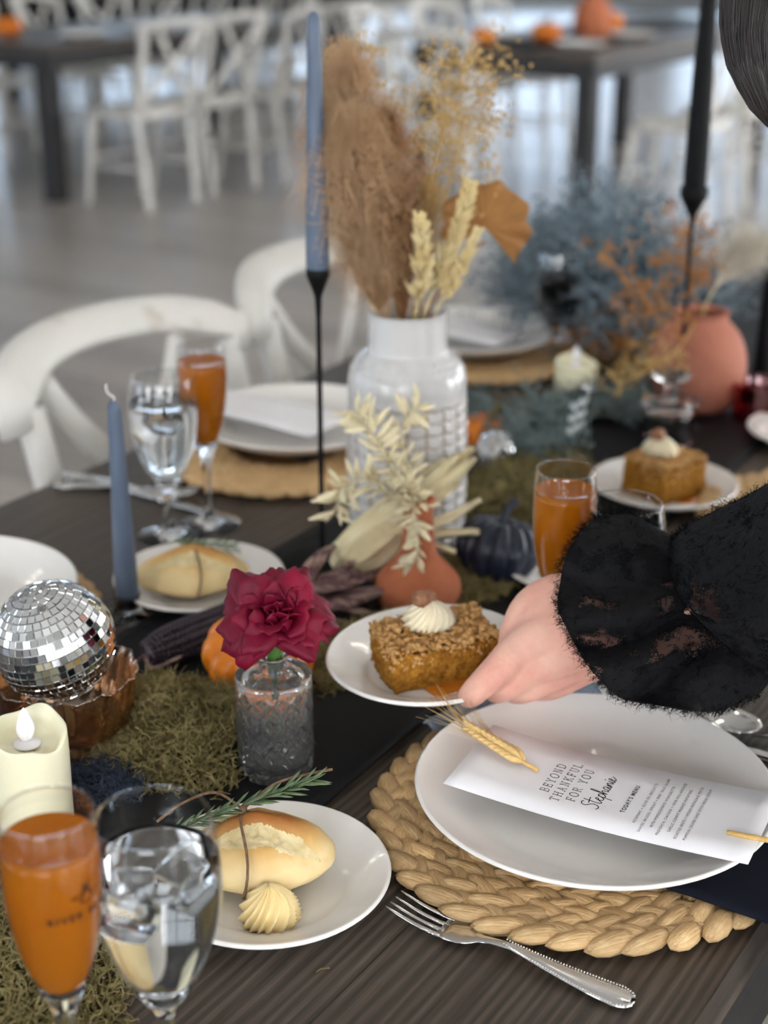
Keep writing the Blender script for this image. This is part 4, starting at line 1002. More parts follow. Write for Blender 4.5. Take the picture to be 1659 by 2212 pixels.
# ------------------------------------------------------------------ crumb cake on plates
def crumb_cake(loc, rot, label, seed, lx=0.088, ly=0.062, h=0.034):
    rr = random.Random(seed)
    t = thing('crumb_cake', label, 'cake', loc, 0, 'squares of pumpkin crumb cake', rot)
    def wob(p, k=0.0022): return p + Vector((nz(p, 70), nz(p + Vector((9, 0, 0)), 70), 0.6 * nz(p + Vector((0, 9, 0)), 70))) * k * 1.6 + Vector((nz(p, 300), nz(p + Vector((3, 0, 0)), 300), 0)) * k * 1.2
    m = MB(); n = 44; nzv = 16; o = seed * 3.7
    def side_(a0, a1):
        def f(a, b):
            p = a0.lerp(a1, a); p = Vector((p.x * (1 + 0.05 * (1 - b)), p.y * (1 + 0.05 * (1 - b)), b * h * (0.93 + 0.06 * nz((p.x * 40 + o, p.y * 40, 0)))))
            q = wob(p + Vector((o, 0, 0))) - Vector((o, 0, 0)); q.z = max(q.z, 0.0003); return q
        m.grid(f, n, nzv)
    c = [Vector((-lx / 2, -ly / 2, 0)), Vector((lx / 2, -ly / 2, 0)), Vector((lx / 2, ly / 2, 0)), Vector((-lx / 2, ly / 2, 0))]
    for k in range(4): side_(c[k], c[(k + 1) % 4])
    m.grid(lambda a, b: wob(Vector((lerp(-lx / 2, lx / 2, a), lerp(-ly / 2, ly / 2, b), h * (0.93 + 0.06 * nz((lerp(-lx / 2, lx / 2, a) * 40 + o, lerp(-ly / 2, ly / 2, b) * 40, 0)))))), n, n)
    m.build('sponge', MT['cake'], t)
    m = MB()
    for k in range(1500):
        x = rr.uniform(-0.5, 0.5) * lx * 1.02; y = rr.uniform(-0.5, 0.5) * ly * 1.02; s = 0.0007 + 0.0026 * rr.random() ** 2.2
        z = h * 0.94 + 0.0035 * nz((x * 60 + o, y * 60, 2)) + rr.uniform(-0.001, 0.0035)
        m.ell((x, y, z), (s * rr.uniform(0.8, 1.4), s, s * 0.8), 6, 4, Matrix.Rotation(rr.uniform(0, 3), 3, 'Z'), fn=lambda d: 1 + 0.3 * nz(d * 3 + Vector((k, 0, 0))))
    for k in range(260):                                    # crumble down the sides
        e = rr.randrange(4); p = c[e].lerp(c[(e + 1) % 4], rr.random()) * 1.01; s = rr.uniform(0.0008, 0.002)
        m.ell((p.x, p.y, h * rr.uniform(0.55, 0.98)), (s, s, s), 6, 4)
    m.build('crumb_topping', MT['crumble'], t)['kind'] = 'stuff'
    m = MB(); rosette(m, 0.0195, 0.022, 10, 0.75, M=Matrix.Translation((-0.002, 0.008, h * 0.98)) @ Matrix.Rotation(0.12, 4, 'Y')); m.build('cream_swirl', MT['cream'], t)
    m = MB()
    m.ell((-0.006, 0.009, h + 0.0235), (0.0085, 0.0078, 0.0068), 18, 12, fn=lambda d: 1 + 0.22 * nz(d * 3.2) + 0.10 * nz(d * 9))
    m.ell((0.001, 0.012, h + 0.0225), (0.0062, 0.006, 0.0055), 16, 10, fn=lambda d: 1 + 0.22 * nz(d * 3.2 + Vector((5, 0, 0))) + 0.10 * nz(d * 9))
    m.build('candied_pecan', MT['pecan'], t)
    m = MB()
    m.lathe([(0, 0.0016), (0.02, 0.0015), (0.03, 0.0008), (0.0312, 0.0001)], 40, (0.012, -0.022, 0), lambda r, z, a, j: (r * (1 + 0.22 * math.sin(2 * a + seed) + 0.12 * math.sin(5 * a)), z))
    m.build('syrup', MT['syrup'], t)
    m = MB(); m.ell((0.030, -0.037, 0.004), (0.006, 0.005, 0.0045), 10, 8, fn=lambda d: 1 + 0.3 * nz(d * 4)); m.build('fallen_crumb', MT['crumble'], t)
    return t
# plate held in the hand
HP = pt(932, 1424, 1.215)
hp_rot = Euler((math.radians(1.0), math.radians(-3.5), 0))
hp = tag(place('side_plate', side_me, None, HP - Vector((0, 0, 0.012)), 0, hp_rot), 'small white plate of cake held up by the hand', 'plate', 'small white plates')
HM = Matrix.Translation(hp.location) @ hp_rot.to_matrix().to_4x4()
ck = HM @ Vector((0.004, 0.001, 0.0055))
crumb_cake(ck, (HM.to_3x3() @ Matrix.Rotation(math.radians(17), 3, 'Z')).to_euler(), 'square of pumpkin crumb cake on the plate held in the hand', 1)
crumb_cake(T(1.522, 0.601, TZ + 0.0072), (0, 0, math.radians(40)), 'square of crumb cake on the plate near the acrylic sign', 2, 0.07, 0.06, 0.044)
crumb_cake(T(1.83, 0.50, TZ + 0.0052), (0, 0, math.radians(10)), 'square of crumb cake on the plate at the frame edge by the red votive', 3, 0.07, 0.06, 0.036)

# ------------------------------------------------------------------ candles
def taper(name, loc, H, r0, r1, mt, label, wick=True, ring=None):
    t = thing(name, label, 'candle', loc, 0, 'taper candles')
    m = MB(); m.lathe(prof([(0, 0), (r0, 0), (r0, H * 0.3), (lerp(r0, r1, 0.55), H * 0.62), (r1 * 1.05, H * 0.93), (r1 * 0.9, H * 0.975), (r1 * 0.5, H * 0.995), (0, H)], 4), 28); m.build('wax', MT[mt], t)
    if wick:
        m = MB(); m.tube(crom([(0, 0, H - 0.003), (0.0005, 0, H + 0.003), (-0.004, 0, H + 0.006), (-0.006, 0.001, H + 0.010), (-0.0055, 0, H + 0.015)], 4), 0.0008, 6); m.build('wick', MT['wick'], t)
    if ring:
        z, r = ring
        m = MB(); m.lathe([(r + 0.0002, z - 0.0005), (r + 0.0008, z), (r + 0.0002, z + 0.0005)], 28); m.build('gold_thread', MT['gold'], t)
    return t
def candlestick(loc, H, cup_r, cup_h, label, base_r=0.04):
    t = thing('candlestick', label, 'candlestick', loc, 0, 'slender black candlesticks')
    m = MB(); m.lathe(prof([(0, 0), (base_r, 0), (base_r, 0.003), (base_r * 0.6, 0.006), (0.006, 0.009), (0.0026, 0.014)], 3) + [(0.0026, H - cup_h - 0.03), (0.0035, H - cup_h - 0.012)], 24); m.build('stem', MT['iron'], t)
    m = MB(); m.lathe(prof([(0.003, H - cup_h - 0.013), (0.0045, H - cup_h - 0.004), (cup_r * 0.9, H - cup_h + cup_h * 0.55), (cup_r, H - cup_h * 0.3), (cup_r, H), (cup_r * 0.9, H), (cup_r * 0.9, H - 0.006), (0, H - 0.006)], 3), 24); m.build('candle_cup', MT['iron'], t)
    return t
cs = T(1.160, 0.823, TZ + 0.003)
candlestick(cs, 0.3035, 0.0113, 0.02, 'tall slender black candlestick in front of the chairs')
taper('taper_candle', cs + Vector((0, 0, 0.297)), 0.241, 0.0103, 0.0062, 'blue_wax', 'tall slate blue taper rising from the black candlestick', False, (0.052, 0.0103))
# short blue taper behind the mirror ball, in a low glass holder
cb = T(0.955, 0.905, TZ + 0.001)
t = thing('candle_holder', 'low glass holder under the short blue taper behind the mirror ball', 'candle holder', cb)
m = MB(); m.lathe(prof([(0, 0), (0.022, 0), (0.022, 0.003), (0.012, 0.008), (0.0125, 0.022), (0.0115, 0.022), (0.0108, 0.012), (0, 0.012)], 3), 28); m.build('holder_body', MT['glass'], t)
taper('taper_candle', cb + Vector((0, 0, 0.013)), 0.202, 0.0102, 0.0062, 'blue_wax', 'short slate blue taper with an unlit white wick near the table edge')
# black tapers at the right
cb2 = T(1.802, 0.700, TZ + 0.002)
candlestick(cb2, 0.300, 0.0175, 0.032, 'slender black candlestick holding the black taper beside the round pot')
taper('taper_candle', cb2 + Vector((0, 0, 0.29)), 0.36, 0.0135, 0.0075, 'black_wax', 'tall black taper candle at the top by the dark hair', False)
cb3 = T(2.0, 0.655, TZ + 0.002)
candlestick(cb3, 0.02, 0.02, 0.01, 'low black holder at the frame edge beside the red votive', 0.03)
taper('taper_candle', cb3 + Vector((0, 0, 0.012)), 0.19, 0.013, 0.009, 'black_wax', 'thick black candle cut off by the frame behind the red votive', False)
def pillar(loc, r, H, label, seed, flame=True):
    t = thing('pillar_candle', label, 'candle', loc, 0.4 + seed, 'ivory flameless pillar candles')
    pr = prof([(0, 0.0), (r * 0.97, 0.0), (r, 0.004), (r, H * 0.5), (r, H * 0.93), (r * 0.985, H * 0.985), (r * 0.93, H), (r * 0.84, H * 0.97), (r * 0.72, H * 0.90), (r * 0.35, H * 0.875), (0, H * 0.872)], 4)
    def fn(rr, z, a, j):
        if z > H * 0.6:
            k = (z - H * 0.6) / (H * 0.4); z = z + k * (H * 0.05 * math.sin(a + seed) + H * 0.035 * math.sin(2 * a + 1 + seed) + 0.02 * H * math.sin(5 * a)) * (1 if rr > r * 0.5 else 0.4)
        return rr * (1 + 0.012 * math.sin(3 * a + z * 60)), z
    m = MB(); m.lathe(pr, 56, fn=fn); m.build('wax_body', MT['cream_wax'], t)
    z0 = H * 0.872
    m = MB(); m.lathe(prof([(0, z0), (0.0095, z0), (0.0095, z0 + 0.0015), (0.005, z0 + 0.003), (0.0035, z0 + 0.004)], 3), 20)
    m.lathe(prof([(0.0032, z0 + 0.003), (0.0062, z0 + 0.009), (0.0066, z0 + 0.014), (0.0048, z0 + 0.021), (0.002, z0 + 0.027), (0, z0 + 0.0295)], 5), 20, fn=lambda rr, z, a, j: (rr * (0.55 + 0.45 * abs(math.cos(a + 0.3)) ** 0.6), z))
    m.build('flame_tip', MT['flame'], t)
    return t
pillar(at(78, 1800, TZ + 0.002), 0.0285, 0.086, 'ivory flameless pillar candle with white flame in front of the amber dish', 0.6)
pillar(at(1240, 875, TZ + 0.002), 0.028, 0.062, 'ivory pillar candle behind the acrylic sign', 2.0)

# ------------------------------------------------------------------ mirror ball on amber pedestal dish
def mirror_ball(c, R, rows, label, tilt, parts=True, seed=0, name='mirror_ball'):
    rr = random.Random(seed); Rm = Euler(tilt).to_matrix()
    t = thing(name, label, 'disco ball', c, 0, 'mirrored disco balls')
    m = MB(); m.ell((0, 0, 0), R * 0.985, 40, 24, Rm); m.build('ball_core', MT['grout'], t)
    h = pi * R / rows; unit = MB(); unit.box((0, 0, 0), (1, 1, 1), taper=0.94); ume = unit.mesh('mirror_tile', MT['mirror'], False)
    camd = (Vector((0, 0, CAM_Z)) - Vector(c)).normalized(); tl = []
    for j in range(rows):
        ph = pi * (j + 0.5) / rows; n = max(3, int(round(2 * pi * R * math.sin(ph) / h))); w = 2 * pi * R * math.sin(ph) / n
        for i in range(n):
            th = 2 * pi * (i + 0.5 * (j % 2) * 0.3) / n
            d = Rm @ Vector((math.sin(ph) * math.cos(th), math.sin(ph) * math.sin(th), math.cos(ph)))
            e = Rm @ Vector((-math.sin(th), math.cos(th), 0))
            tl.append((-(d.dot(camd)), d, e, w * 0.9, h * 0.9))
    tl.sort(key=lambda q: q[0]); rest = MB()
    for k, (s, d, e, w, hh) in enumerate(tl):
        f = d.cross(e); j = Euler((rr.gauss(0, 0.02), rr.gauss(0, 0.02), rr.gauss(0, 0.02))).to_matrix()
        Mx = Matrix((e, f, d)).transposed() @ j
        if parts and k < 300:
            o = place('mirror_tile', ume, t, d * R, 0, Mx.to_euler()); o.scale = (w, hh, 0.0009)
        else: rest.box(d * R, (w, hh, 0.0009), Mx, taper=0.94)
    if rest.v:
        o = rest.build('mirror_tiles', MT['mirror'], t, smooth=False); o['kind'] = 'stuff'
    return t
cd = Vector((-0.247, 1.034, TZ + 0.001))
t = thing('pedestal_dish', 'fluted amber glass pedestal dish holding the large mirror ball', 'dish', cd)
pr = prof([(0, 0), (0.026, 0), (0.027, 0.002), (0.016, 0.006), (0.008, 0.012), (0.0085, 0.018), (0.024, 0.024), (0.042, 0.032), (0.0495, 0.048), (0.0535, 0.070), (0.056, 0.0775), (0.055, 0.079), (0.051, 0.071), (0.0465, 0.049), (0.039, 0.035), (0.02, 0.028), (0, 0.026)], 4)
m = MB(); m.lathe(pr, 96, fn=lambda r, z, a, j: (r * (1 + (0.022 * math.sin(24 * a) if 0.02 < z else 0.03 * math.sin(12 * a))), z + (0.0015 * math.sin(12 * a) if z > 0.074 else 0))); m.build('dish_body', MT['amber'], t)
mirror_ball(cd + Vector((-0.006, -0.002, 0.106)), 0.0465, 24, 'large mirror ball resting on the amber pedestal dish', (0.1, -0.26, 0.3))
mirror_ball(at(1072, 1030, TZ) + Vector((0, 0, 0.030)), 0.026, 14, 'small mirror ball next to the straw husk tips', (0.2, 0.3, 0), False, 4)
mirror_ball(at(1140, 960, TZ) + Vector((0, 0, 0.026)), 0.022, 14, 'smaller mirror ball further back in the teal foliage', (0.4, 0.1, 0), False, 5)

# ------------------------------------------------------------------ moss and foliage
def moss(loc, rx, ry, h, n, label, mt='moss', seed=0, L=0.02, w=0.0006, rz=0.0, base=True, name='moss_clump', clear=()):
    rr = random.Random(seed); t = thing(name, label, 'moss', loc, rz, 'clumps of dried moss')
    def hgt(x, y):
        q = 1 - (x / rx) ** 2 - (y / ry) ** 2
        return h * max(q, 0) ** 0.6 * (0.8 + 0.45 * nz((x * 30 + seed, y * 30, 0)))
    if base:
        m = MB()
        def f(a, b):
            th = 2 * pi * a; k = 1 + 0.22 * nz((math.cos(th) * 2 + seed, math.sin(th) * 2, 1)); x = rx * b * 0.92 * k * math.cos(th); y = ry * b * 0.92 * k * math.sin(th)
            return Vector((x, y, hgt(x, y) * 0.75 if b < 1 else 0))
        m.grid(f, 40, 10, closed_u=True); m.build('moss_mat', MT['moss_base' if mt == 'moss' else mt], t)
    m = MB(); k = 0; tries = 0
    Rl = Matrix.Rotation(-rz, 3, 'Z')
    while k < n and tries < n * 4:
        tries += 1
        a = rr.uniform(0, 2 * pi); q = math.sqrt(rr.random()) * (1.0 + 0.16 * rr.random()); kk = 1 + 0.22 * nz((math.cos(a) * 2 + seed, math.sin(a) * 2, 1))
        x = rx * q * kk * math.cos(a); y = ry * q * kk * math.sin(a)
        if clear:
            wp = Vector(loc) + Matrix.Rotation(rz, 3, 'Z') @ Vector((x, y, 0))
            if any((wp - Vector((c[0], c[1], wp.z))).length < c[2] for c in clear): continue
        p = Vector((x, y, hgt(x, y) * rr.uniform(0.55, 1.0))); k += 1
        d = Vector((rr.gauss(x / rx * 0.5, 0.8), rr.gauss(y / ry * 0.5, 0.8), abs(rr.gauss(0.55, 0.5)))).normalized()
        path = [p]; 
        for s in range(5):
            d = (d + Vector((rr.gauss(0, 0.85), rr.gauss(0, 0.85), rr.gauss(0, 0.7)))).normalized(); p = p + d * (L / 5) * rr.uniform(0.7, 1.2)
            if p.z < 0.0006: p.z = 0.0006
            path.append(p.copy())
        m.strand(path, w * rr.uniform(0.7, 1.4))
    o = m.build('moss_fibres', MT[mt], t); o['kind'] = 'stuff'
    return t
PUM = at(548, 1500, TZ); VAS = at(597, 1668, TZ)
moss(at(395, 1600, TZ + 0.002), 0.082, 0.070, 0.046, 6500, 'thick olive moss clump between the amber dish and crystal vase', 'moss', 1, 0.024, 0.0009, 0.1, clear=((VAS.x, VAS.y, 0.036), (PUM.x, PUM.y, 0.034), (cd.x, cd.y, 0.03)))
moss(at(225, 1700, TZ + 0.002), 0.034, 0.024, 0.018, 1300, 'small navy dyed moss clump beside the ivory pillar candle', 'navy_moss', 2, 0.018, 0.0007)
moss(at(10, 2120, TZ + 0.002), 0.062, 0.085, 0.03, 3000, 'olive moss clump behind the near cider flute', 'moss', 3, 0.026, 0.0009, 0.3)
moss(at(800, 1410, TZ + 0.002), 0.080, 0.045, 0.020, 2600, 'olive moss between the orange pumpkin and the held plate', 'moss', 4, 0.02, 0.0008, 0.7, clear=((PUM.x, PUM.y, 0.05), (VAS.x, VAS.y, 0.036)))
moss(at(1010, 1255, TZ + 0.002), 0.065, 0.045, 0.020, 1800, 'dark olive moss at the foot of the navy pumpkin', 'moss', 5, 0.022, 0.0009, 0.8, clear=((T(1.142, 0.695).x, T(1.142, 0.695).y, 0.04),))
moss(at(1130, 1060, TZ + 0.002), 0.11, 0.06, 0.03, 2200, 'olive moss under the teal foliage behind the navy pumpkin', 'moss', 6, 0.026, 0.0009, 0.9)
def foliage(loc, rx, ry, rz_, n, label, mt, seed, L=0.07, w=0.0008, name='dried_foliage', cat='foliage', tw=6, rad=0.0009, up=0.5, z0=0.0, lo=3):
    # airy branching sprays: stalks fan out of one point, each with side twigs
    rr = random.Random(seed); t = thing(name, label, cat, loc, 0)
    st = MB(); fo = MB()
    for k in range(n):
        a = rr.uniform(0, 2 * pi); q = math.sqrt(rr.random())
        e = Vector((rx * q * math.cos(a), ry * q * math.sin(a), rz_ * rr.uniform(0.35, 1.0) * (1.1 - 0.5 * q))); b = Vector((e.x * 0.15, e.y * 0.15, z0))
        mid = b.lerp(e, 0.5) + Vector((rr.gauss(0, 0.006), rr.gauss(0, 0.006), rz_ * 0.12)); path = crom([b, mid, e], 4)
        st.strand(path, w * 1.5)
        for s in range(tw):
            p = path[rr.randrange(lo, len(path))]; d = Vector((rr.gauss(0, 1), rr.gauss(0, 1), rr.gauss(up, 0.7))).normalized(); l = L * rr.uniform(0.4, 1.0)
            q1 = p + d * l * 0.5; q2 = p + d * l + Vector((rr.gauss(0, 0.2), rr.gauss(0, 0.2), rr.gauss(0, 0.2))) * l
            fo.strand([p, q1, q2], w)
            for g in range(4):
                c = q1.lerp(q2, g / 3) + Vector((rr.gauss(0, 1), rr.gauss(0, 1), rr.gauss(0, 1))) * l * 0.08
                if c.z + Vector(loc).z < TZ + 0.004: continue
                fo.ell(c, rad * rr.uniform(0.7, 1.5), 5, 3)
    o = st.build('stalks', MT['stem' if mt != 'blue_spray' else mt], t); o['kind'] = 'stuff'; o = fo.build('sprays', MT[mt], t); o['kind'] = 'stuff'
    return t
foliage(at(1150, 985, TZ + 0.003), 0.075, 0.10, 0.075, 80, 'dusty teal foliage around the small mirror balls', 'teal', 11, 0.035, 0.0011, tw=9, rad=0.0016)
foliage(at(1350, 900, TZ + 0.003), 0.11, 0.05, 0.035, 60, 'dusty teal foliage between the acrylic sign and round pot', 'teal', 12, 0.035, 0.0011, tw=9, rad=0.0016)
foliage(at(1010, 905, TZ + 0.003), 0.03, 0.05, 0.03, 26, 'dusty teal foliage peeping out beside the white vase', 'teal', 13, 0.03, 0.0011, tw=8, rad=0.0016)
foliage(at(1310, 765, TZ + 0.003), 0.18, 0.14, 0.25, 190, 'large airy slate blue dried spray arching over the far place settings', 'blue_spray', 14, 0.075, 0.0017, tw=9, rad=0.0022, name='dried_spray', lo=5)
foliage(at(1345, 800, TZ + 0.003), 0.11, 0.07, 0.10, 26, 'amber dried sprays tangled in front of the blue spray', 'amber_spray', 15, 0.05, 0.0009, tw=6, rad=0.0019, name='dried_spray')

# ------------------------------------------------------------------ pumpkins
def pumpkin(loc, R, H, n, mt, label, rot, stem=True, sub_='stem'):
    t = thing('mini_pumpkin', label, 'pumpkin', loc, 0, 'mini pumpkins', rot)
    pr = prof([(0, H * 0.10), (R * 0.35, H * 0.02), (R * 0.75, H * 0.12), (R, H * 0.45), (R * 0.93, H * 0.72), (R * 0.66, H * 0.93), (R * 0.35, H * 0.96), (R * 0.14, H * 0.86), (0, H * 0.82)], 5)
    m = MB(); m.lathe(pr, n * 10, fn=lambda r, z, a, j: (r * (1 - 0.13 * (1 - abs(math.sin(n * a / 2))) ** 2.2), z + 0.06 * H * (abs(math.sin(n * a / 2)) - 0.5) * (1 if z > H * 0.5 else -1) * min(1, r / R)))
    m.build('rind', MT[mt], t)
    m = MB(); m.tube(crom([(0, 0, H * 0.82), (0.001, 0.001, H * 1.02), (0.006, 0.003, H * 1.22), (0.011, 0.004, H * 1.3)], 4), [0.0075, 0.0062, 0.0052, 0.0047, 0.0044, 0.0043, 0.0043, 0.0043, 0.0044, 0.0046, 0.005, 0.0054, 0.0056], 8)
    m.build('stem', MT['stem' if mt == 'pumpkin' else mt], t)
    return t
pumpkin(PUM + Vector((-0.003, 0, 0.012)), 0.0475, 0.056, 10, 'pumpkin', 'small orange pumpkin sitting in the moss behind the crystal vase', (0.35, 0.15, 0.5))
pumpkin(at(1064, 1250, TZ + 0.004), 0.0425, 0.062, 12, 'navy_pumpkin', 'small navy pumpkin behind the hand beside the terracotta bottle', (-0.15, 0.2, 0.2))
pumpkin(at(1050, 975, TZ + 0.003), 0.034, 0.045, 10, 'pumpkin', 'small orange pumpkin half hidden behind the white vase', (0, 0.1, 0))

# ------------------------------------------------------------------ corn
def husk_leaf(m, base, d, side, up, L, W, curl, seed, tw=0.0, mi=0):
    d = Vector(d).normalized(); side = Vector(side); side = (side - d * side.dot(d)).normalized(); n = d.cross(side)
    if n.dot(Vector(up)) < 0: n = -n
    def f(a, b):
        s = (a - 0.5) * 2; w = W * (math.sin(pi * min(1, b * 0.85 + 0.1)) ** 0.7) * (1 - 0.55 * b)
        ang = tw * b; sd = side * math.cos(ang) + n * math.sin(ang); nn = n * math.cos(ang) - side * math.sin(ang)
        return Vector(base) + d * (L * b) + sd * (w * s) + nn * (curl * b * b * L + 0.25 * w * (1 - s * s) + 0.0022 * math.sin(s * 9 + seed) * (0.4 + b)) + sd * (0.006 * math.sin(b * 4 + seed))
    m.sheet(f, 10, 12, 0.0007, mi)
c0 = at(318, 1448, TZ) + Vector((0, 0, 0.016)); c1 = at(610, 1345, TZ) + Vector((0, 0, 0.024)); dd = (c1 - c0); LC = dd.length
t = thing('corn_cob', 'dark purple corn cob with peeled back husk behind the orange pumpkin', 'corn', (0, 0, 0))
Rk = orient(dd)
def cob_r(f): return 0.0175 * (1 - 0.45 * max(0, (0.25 - f) / 0.25) ** 2 - 0.12 * f)
m = MB(); m.tube([c0 + dd * f for f in (0, 0.1, 0.3, 0.6, 1.0)], [cob_r(f) * 0.86 for f in (0, 0.1, 0.3, 0.6, 1.0)], 18); m.build('cob', MT['kernels'], t)
m = MB()
for j in range(14):
    for i in range(int(LC / 0.0042)):
        f = (i + 0.5) / int(LC / 0.0042); a = 2 * pi * j / 14; r = cob_r(f)
        m.ell(c0 + dd * f + Rk @ Vector((0, math.cos(a) * r * 0.93, math.sin(a) * r * 0.93)), (0.0018, 0.0031, 0.0034), 6, 4, Rk)
o = m.build('kernels', MT['kernels'], t); o['kind'] = 'stuff'
dn = dd.normalized(); hs = at(640, 1340, TZ) + Vector((0, 0, 0.02))
sd = dn.cross(Vector((0, 0, 1)))
tgt = [(850, 1290, 0.028, 0.014), (870, 1310, 0.012, 0.016), (840, 1330, 0.02, 0.016), (815, 1345, 0.006, 0.013), (800, 1262, 0.03, 0.012), (770, 1280, 0.042, 0.012), (780, 1365, 0.004, 0.014), (720, 1440, 0.004, 0.010), (730, 1290, 0.05, 0.013), (760, 1310, 0.036, 0.016)]
for k, (x, y, z, W) in enumerate(tgt):
    e = at(x, y, TZ) + Vector((0, 0, z)); b = hs + sd * (0.012 * math.sin(k * 2.1)) + Vector((0, 0, 0.01 * math.cos(k * 1.7)))
    m = MB(); husk_leaf(m, b, e - b, sd, (0, 0, 1), (e - b).length, W, 0.06 * math.sin(k), k, 0.5 * math.sin(k * 3)); m.build('husk_leaf', MT['purple_husk'], t)
m = MB(); m.tube(crom([hs + Vector((0, 0, 0.01)), at(790, 1290, TZ) + Vector((0, 0, 0.02)), at(845, 1300, TZ) + Vector((0, 0, 0.022)), at(868, 1345, TZ) + Vector((0, 0, 0.012))], 5), 0.0022, 6); m.build('husk_stalk', MT['straw'], t)
m = MB(); m.tube(crom([c0, at(285, 1462, TZ) + Vector((0, 0, 0.01)), at(300, 1490, TZ) + Vector((0, 0, 0.01))], 4), 0.0012, 5); m.tube(crom([c0, at(330, 1470, TZ) + Vector((0, 0, 0.012)), at(395, 1462, TZ) + Vector((0, 0, 0.02))], 4), 0.0018, 5); m.build('silk', MT['purple_husk'], t)

t = thing('husked_corn', 'pale straw coloured corn ear in its dry husk leaning on the white vase', 'corn', (0, 0, 0))
h0 = pt(728, 1232, 1.485); h1 = pt(890, 1100, 1.475); h2 = pt(1050, 962, 1.47)
hd = (h1 - h0).normalized(); hs_ = hd.cross(Vector((0, 0, 1))).normalized(); hu = hs_.cross(hd)
m = MB()
def ear(a, b):
    th = 2 * pi * a; r = 0.026 * math.sin(pi * (0.10 + 0.80 * b)) ** 0.7 * (1 + 0.07 * math.sin(9 * th + 2 * b) + 0.03 * math.sin(17 * th))
    return h0.lerp(h1, b) + hs_ * (math.cos(th) * r) + hu * (math.sin(th) * r)
m.grid(ear, 90, 20, closed_u=True); m.build('wrapped_ear', MT['husk'], t)
for k in range(9):
    a = 2 * pi * k / 9; b0 = h0.lerp(h1, 0.12) + (hs_ * math.cos(a) + hu * math.sin(a)) * 0.019
    tip = h1.lerp(h2, 0.55 + 0.42 * ((k * 37) % 10) / 10) + (hs_ * math.cos(a) + hu * math.sin(a)) * 0.012 if k < 6 else pt([1040, 1035, 985][k - 6], [1080, 1150, 1190][k - 6], 1.455)
    if k >= 6: b0 = h0.lerp(h1, 0.75) + (hs_ * 0.016)
    m = MB(); husk_leaf(m, b0, tip - b0, hs_ * math.cos(a + pi / 2) + hu * math.sin(a + pi / 2), hs_ * math.cos(a) + hu * math.sin(a), (tip - b0).length, 0.016 if k < 6 else 0.008, 0.03, k, 0.3 * math.sin(k)); m.build('husk_leaf', MT['husk'], t)

# ------------------------------------------------------------------ cut crystal bud vase and rose
vb = VAS + Vector((0, 0, 0.0035))
t = thing('bud_vase', 'small cut crystal bud vase with a diamond pattern holding the rose', 'vase', vb)
R0, HB = 0.0292, 0.083
outp = [(0, 0.0), (0.024, 0.0)] + [(R0 - 0.002 * (1 - min(1, k / 3)), 0.001 + HB * 0.99 * k / 60) for k in range(61)]
shoulder = [(0.0275, HB + 0.0012), (0.020, HB + 0.0018), (0.0128, HB + 0.003), (0.0108, HB + 0.006), (0.0108, HB + 0.012), (0.0122, HB + 0.0155), (0.0135, HB + 0.0165), (0.0128, HB + 0.0175)]
inner = [(0.0105, HB + 0.0165), (0.0088, HB + 0.012), (0.0088, HB + 0.003), (0.0125, HB - 0.001), (0.022, HB - 0.0035), (0.0242, HB - 0.010), (0.0242, 0.014), (0.021, 0.008), (0, 0.007)]
def facet(r, z, a, j):
    if not (2 <= j <= 62): return r, z
    k = (z - 0.003) / 0.0152
    if z > HB - 0.006 or z < 0.002: return r, z
    row = math.floor(k); fz = k - row - 0.5; n = 12
    fa_ = (a * n / (2 * pi) + 0.5 * (row % 2)) % 1.0 - 0.5
    dmd = 1 - abs(fz) * 1.9 - abs(fa_) * 2.3
    v = 0.0021 * max(-0.45, min(dmd, 0.6)) if dmd > 0 else 0.0011 * math.sin(min(1, -dmd) * pi)
    return r + v - 0.0006, z
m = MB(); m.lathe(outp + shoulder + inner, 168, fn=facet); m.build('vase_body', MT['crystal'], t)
m = MB(); m.lathe([(0, 0.0068), (0.0208, 0.0078), (0.0244, 0.014), (0.0244, 0.047), (0, 0.047)], 48); m.build('water', MT['water'], t)
fl = vb + Vector((0.004, -0.002, 0.128))
rose = thing('rose', 'deep crimson garden rose in the crystal bud vase', 'flower', vb)
m = MB(); m.tube(crom([(0.0, 0.0, 0.022), (0.001, 0, 0.06), (0.0015, -0.0005, 0.094), (0.003, -0.002, 0.130)], 4), [0.0016] * 5 + [0.0022, 0.003, 0.0055, 0.0062, 0.0058, 0.0056, 0.0058, 0.006], 10); m.build('stem', MT['green'], rose)
rr = random.Random(21)
cpos = Vector((0.003, -0.003, 0.132))
tilt = Euler((math.radians(34), math.radians(8), 0)).to_matrix()      # face leans to the viewer
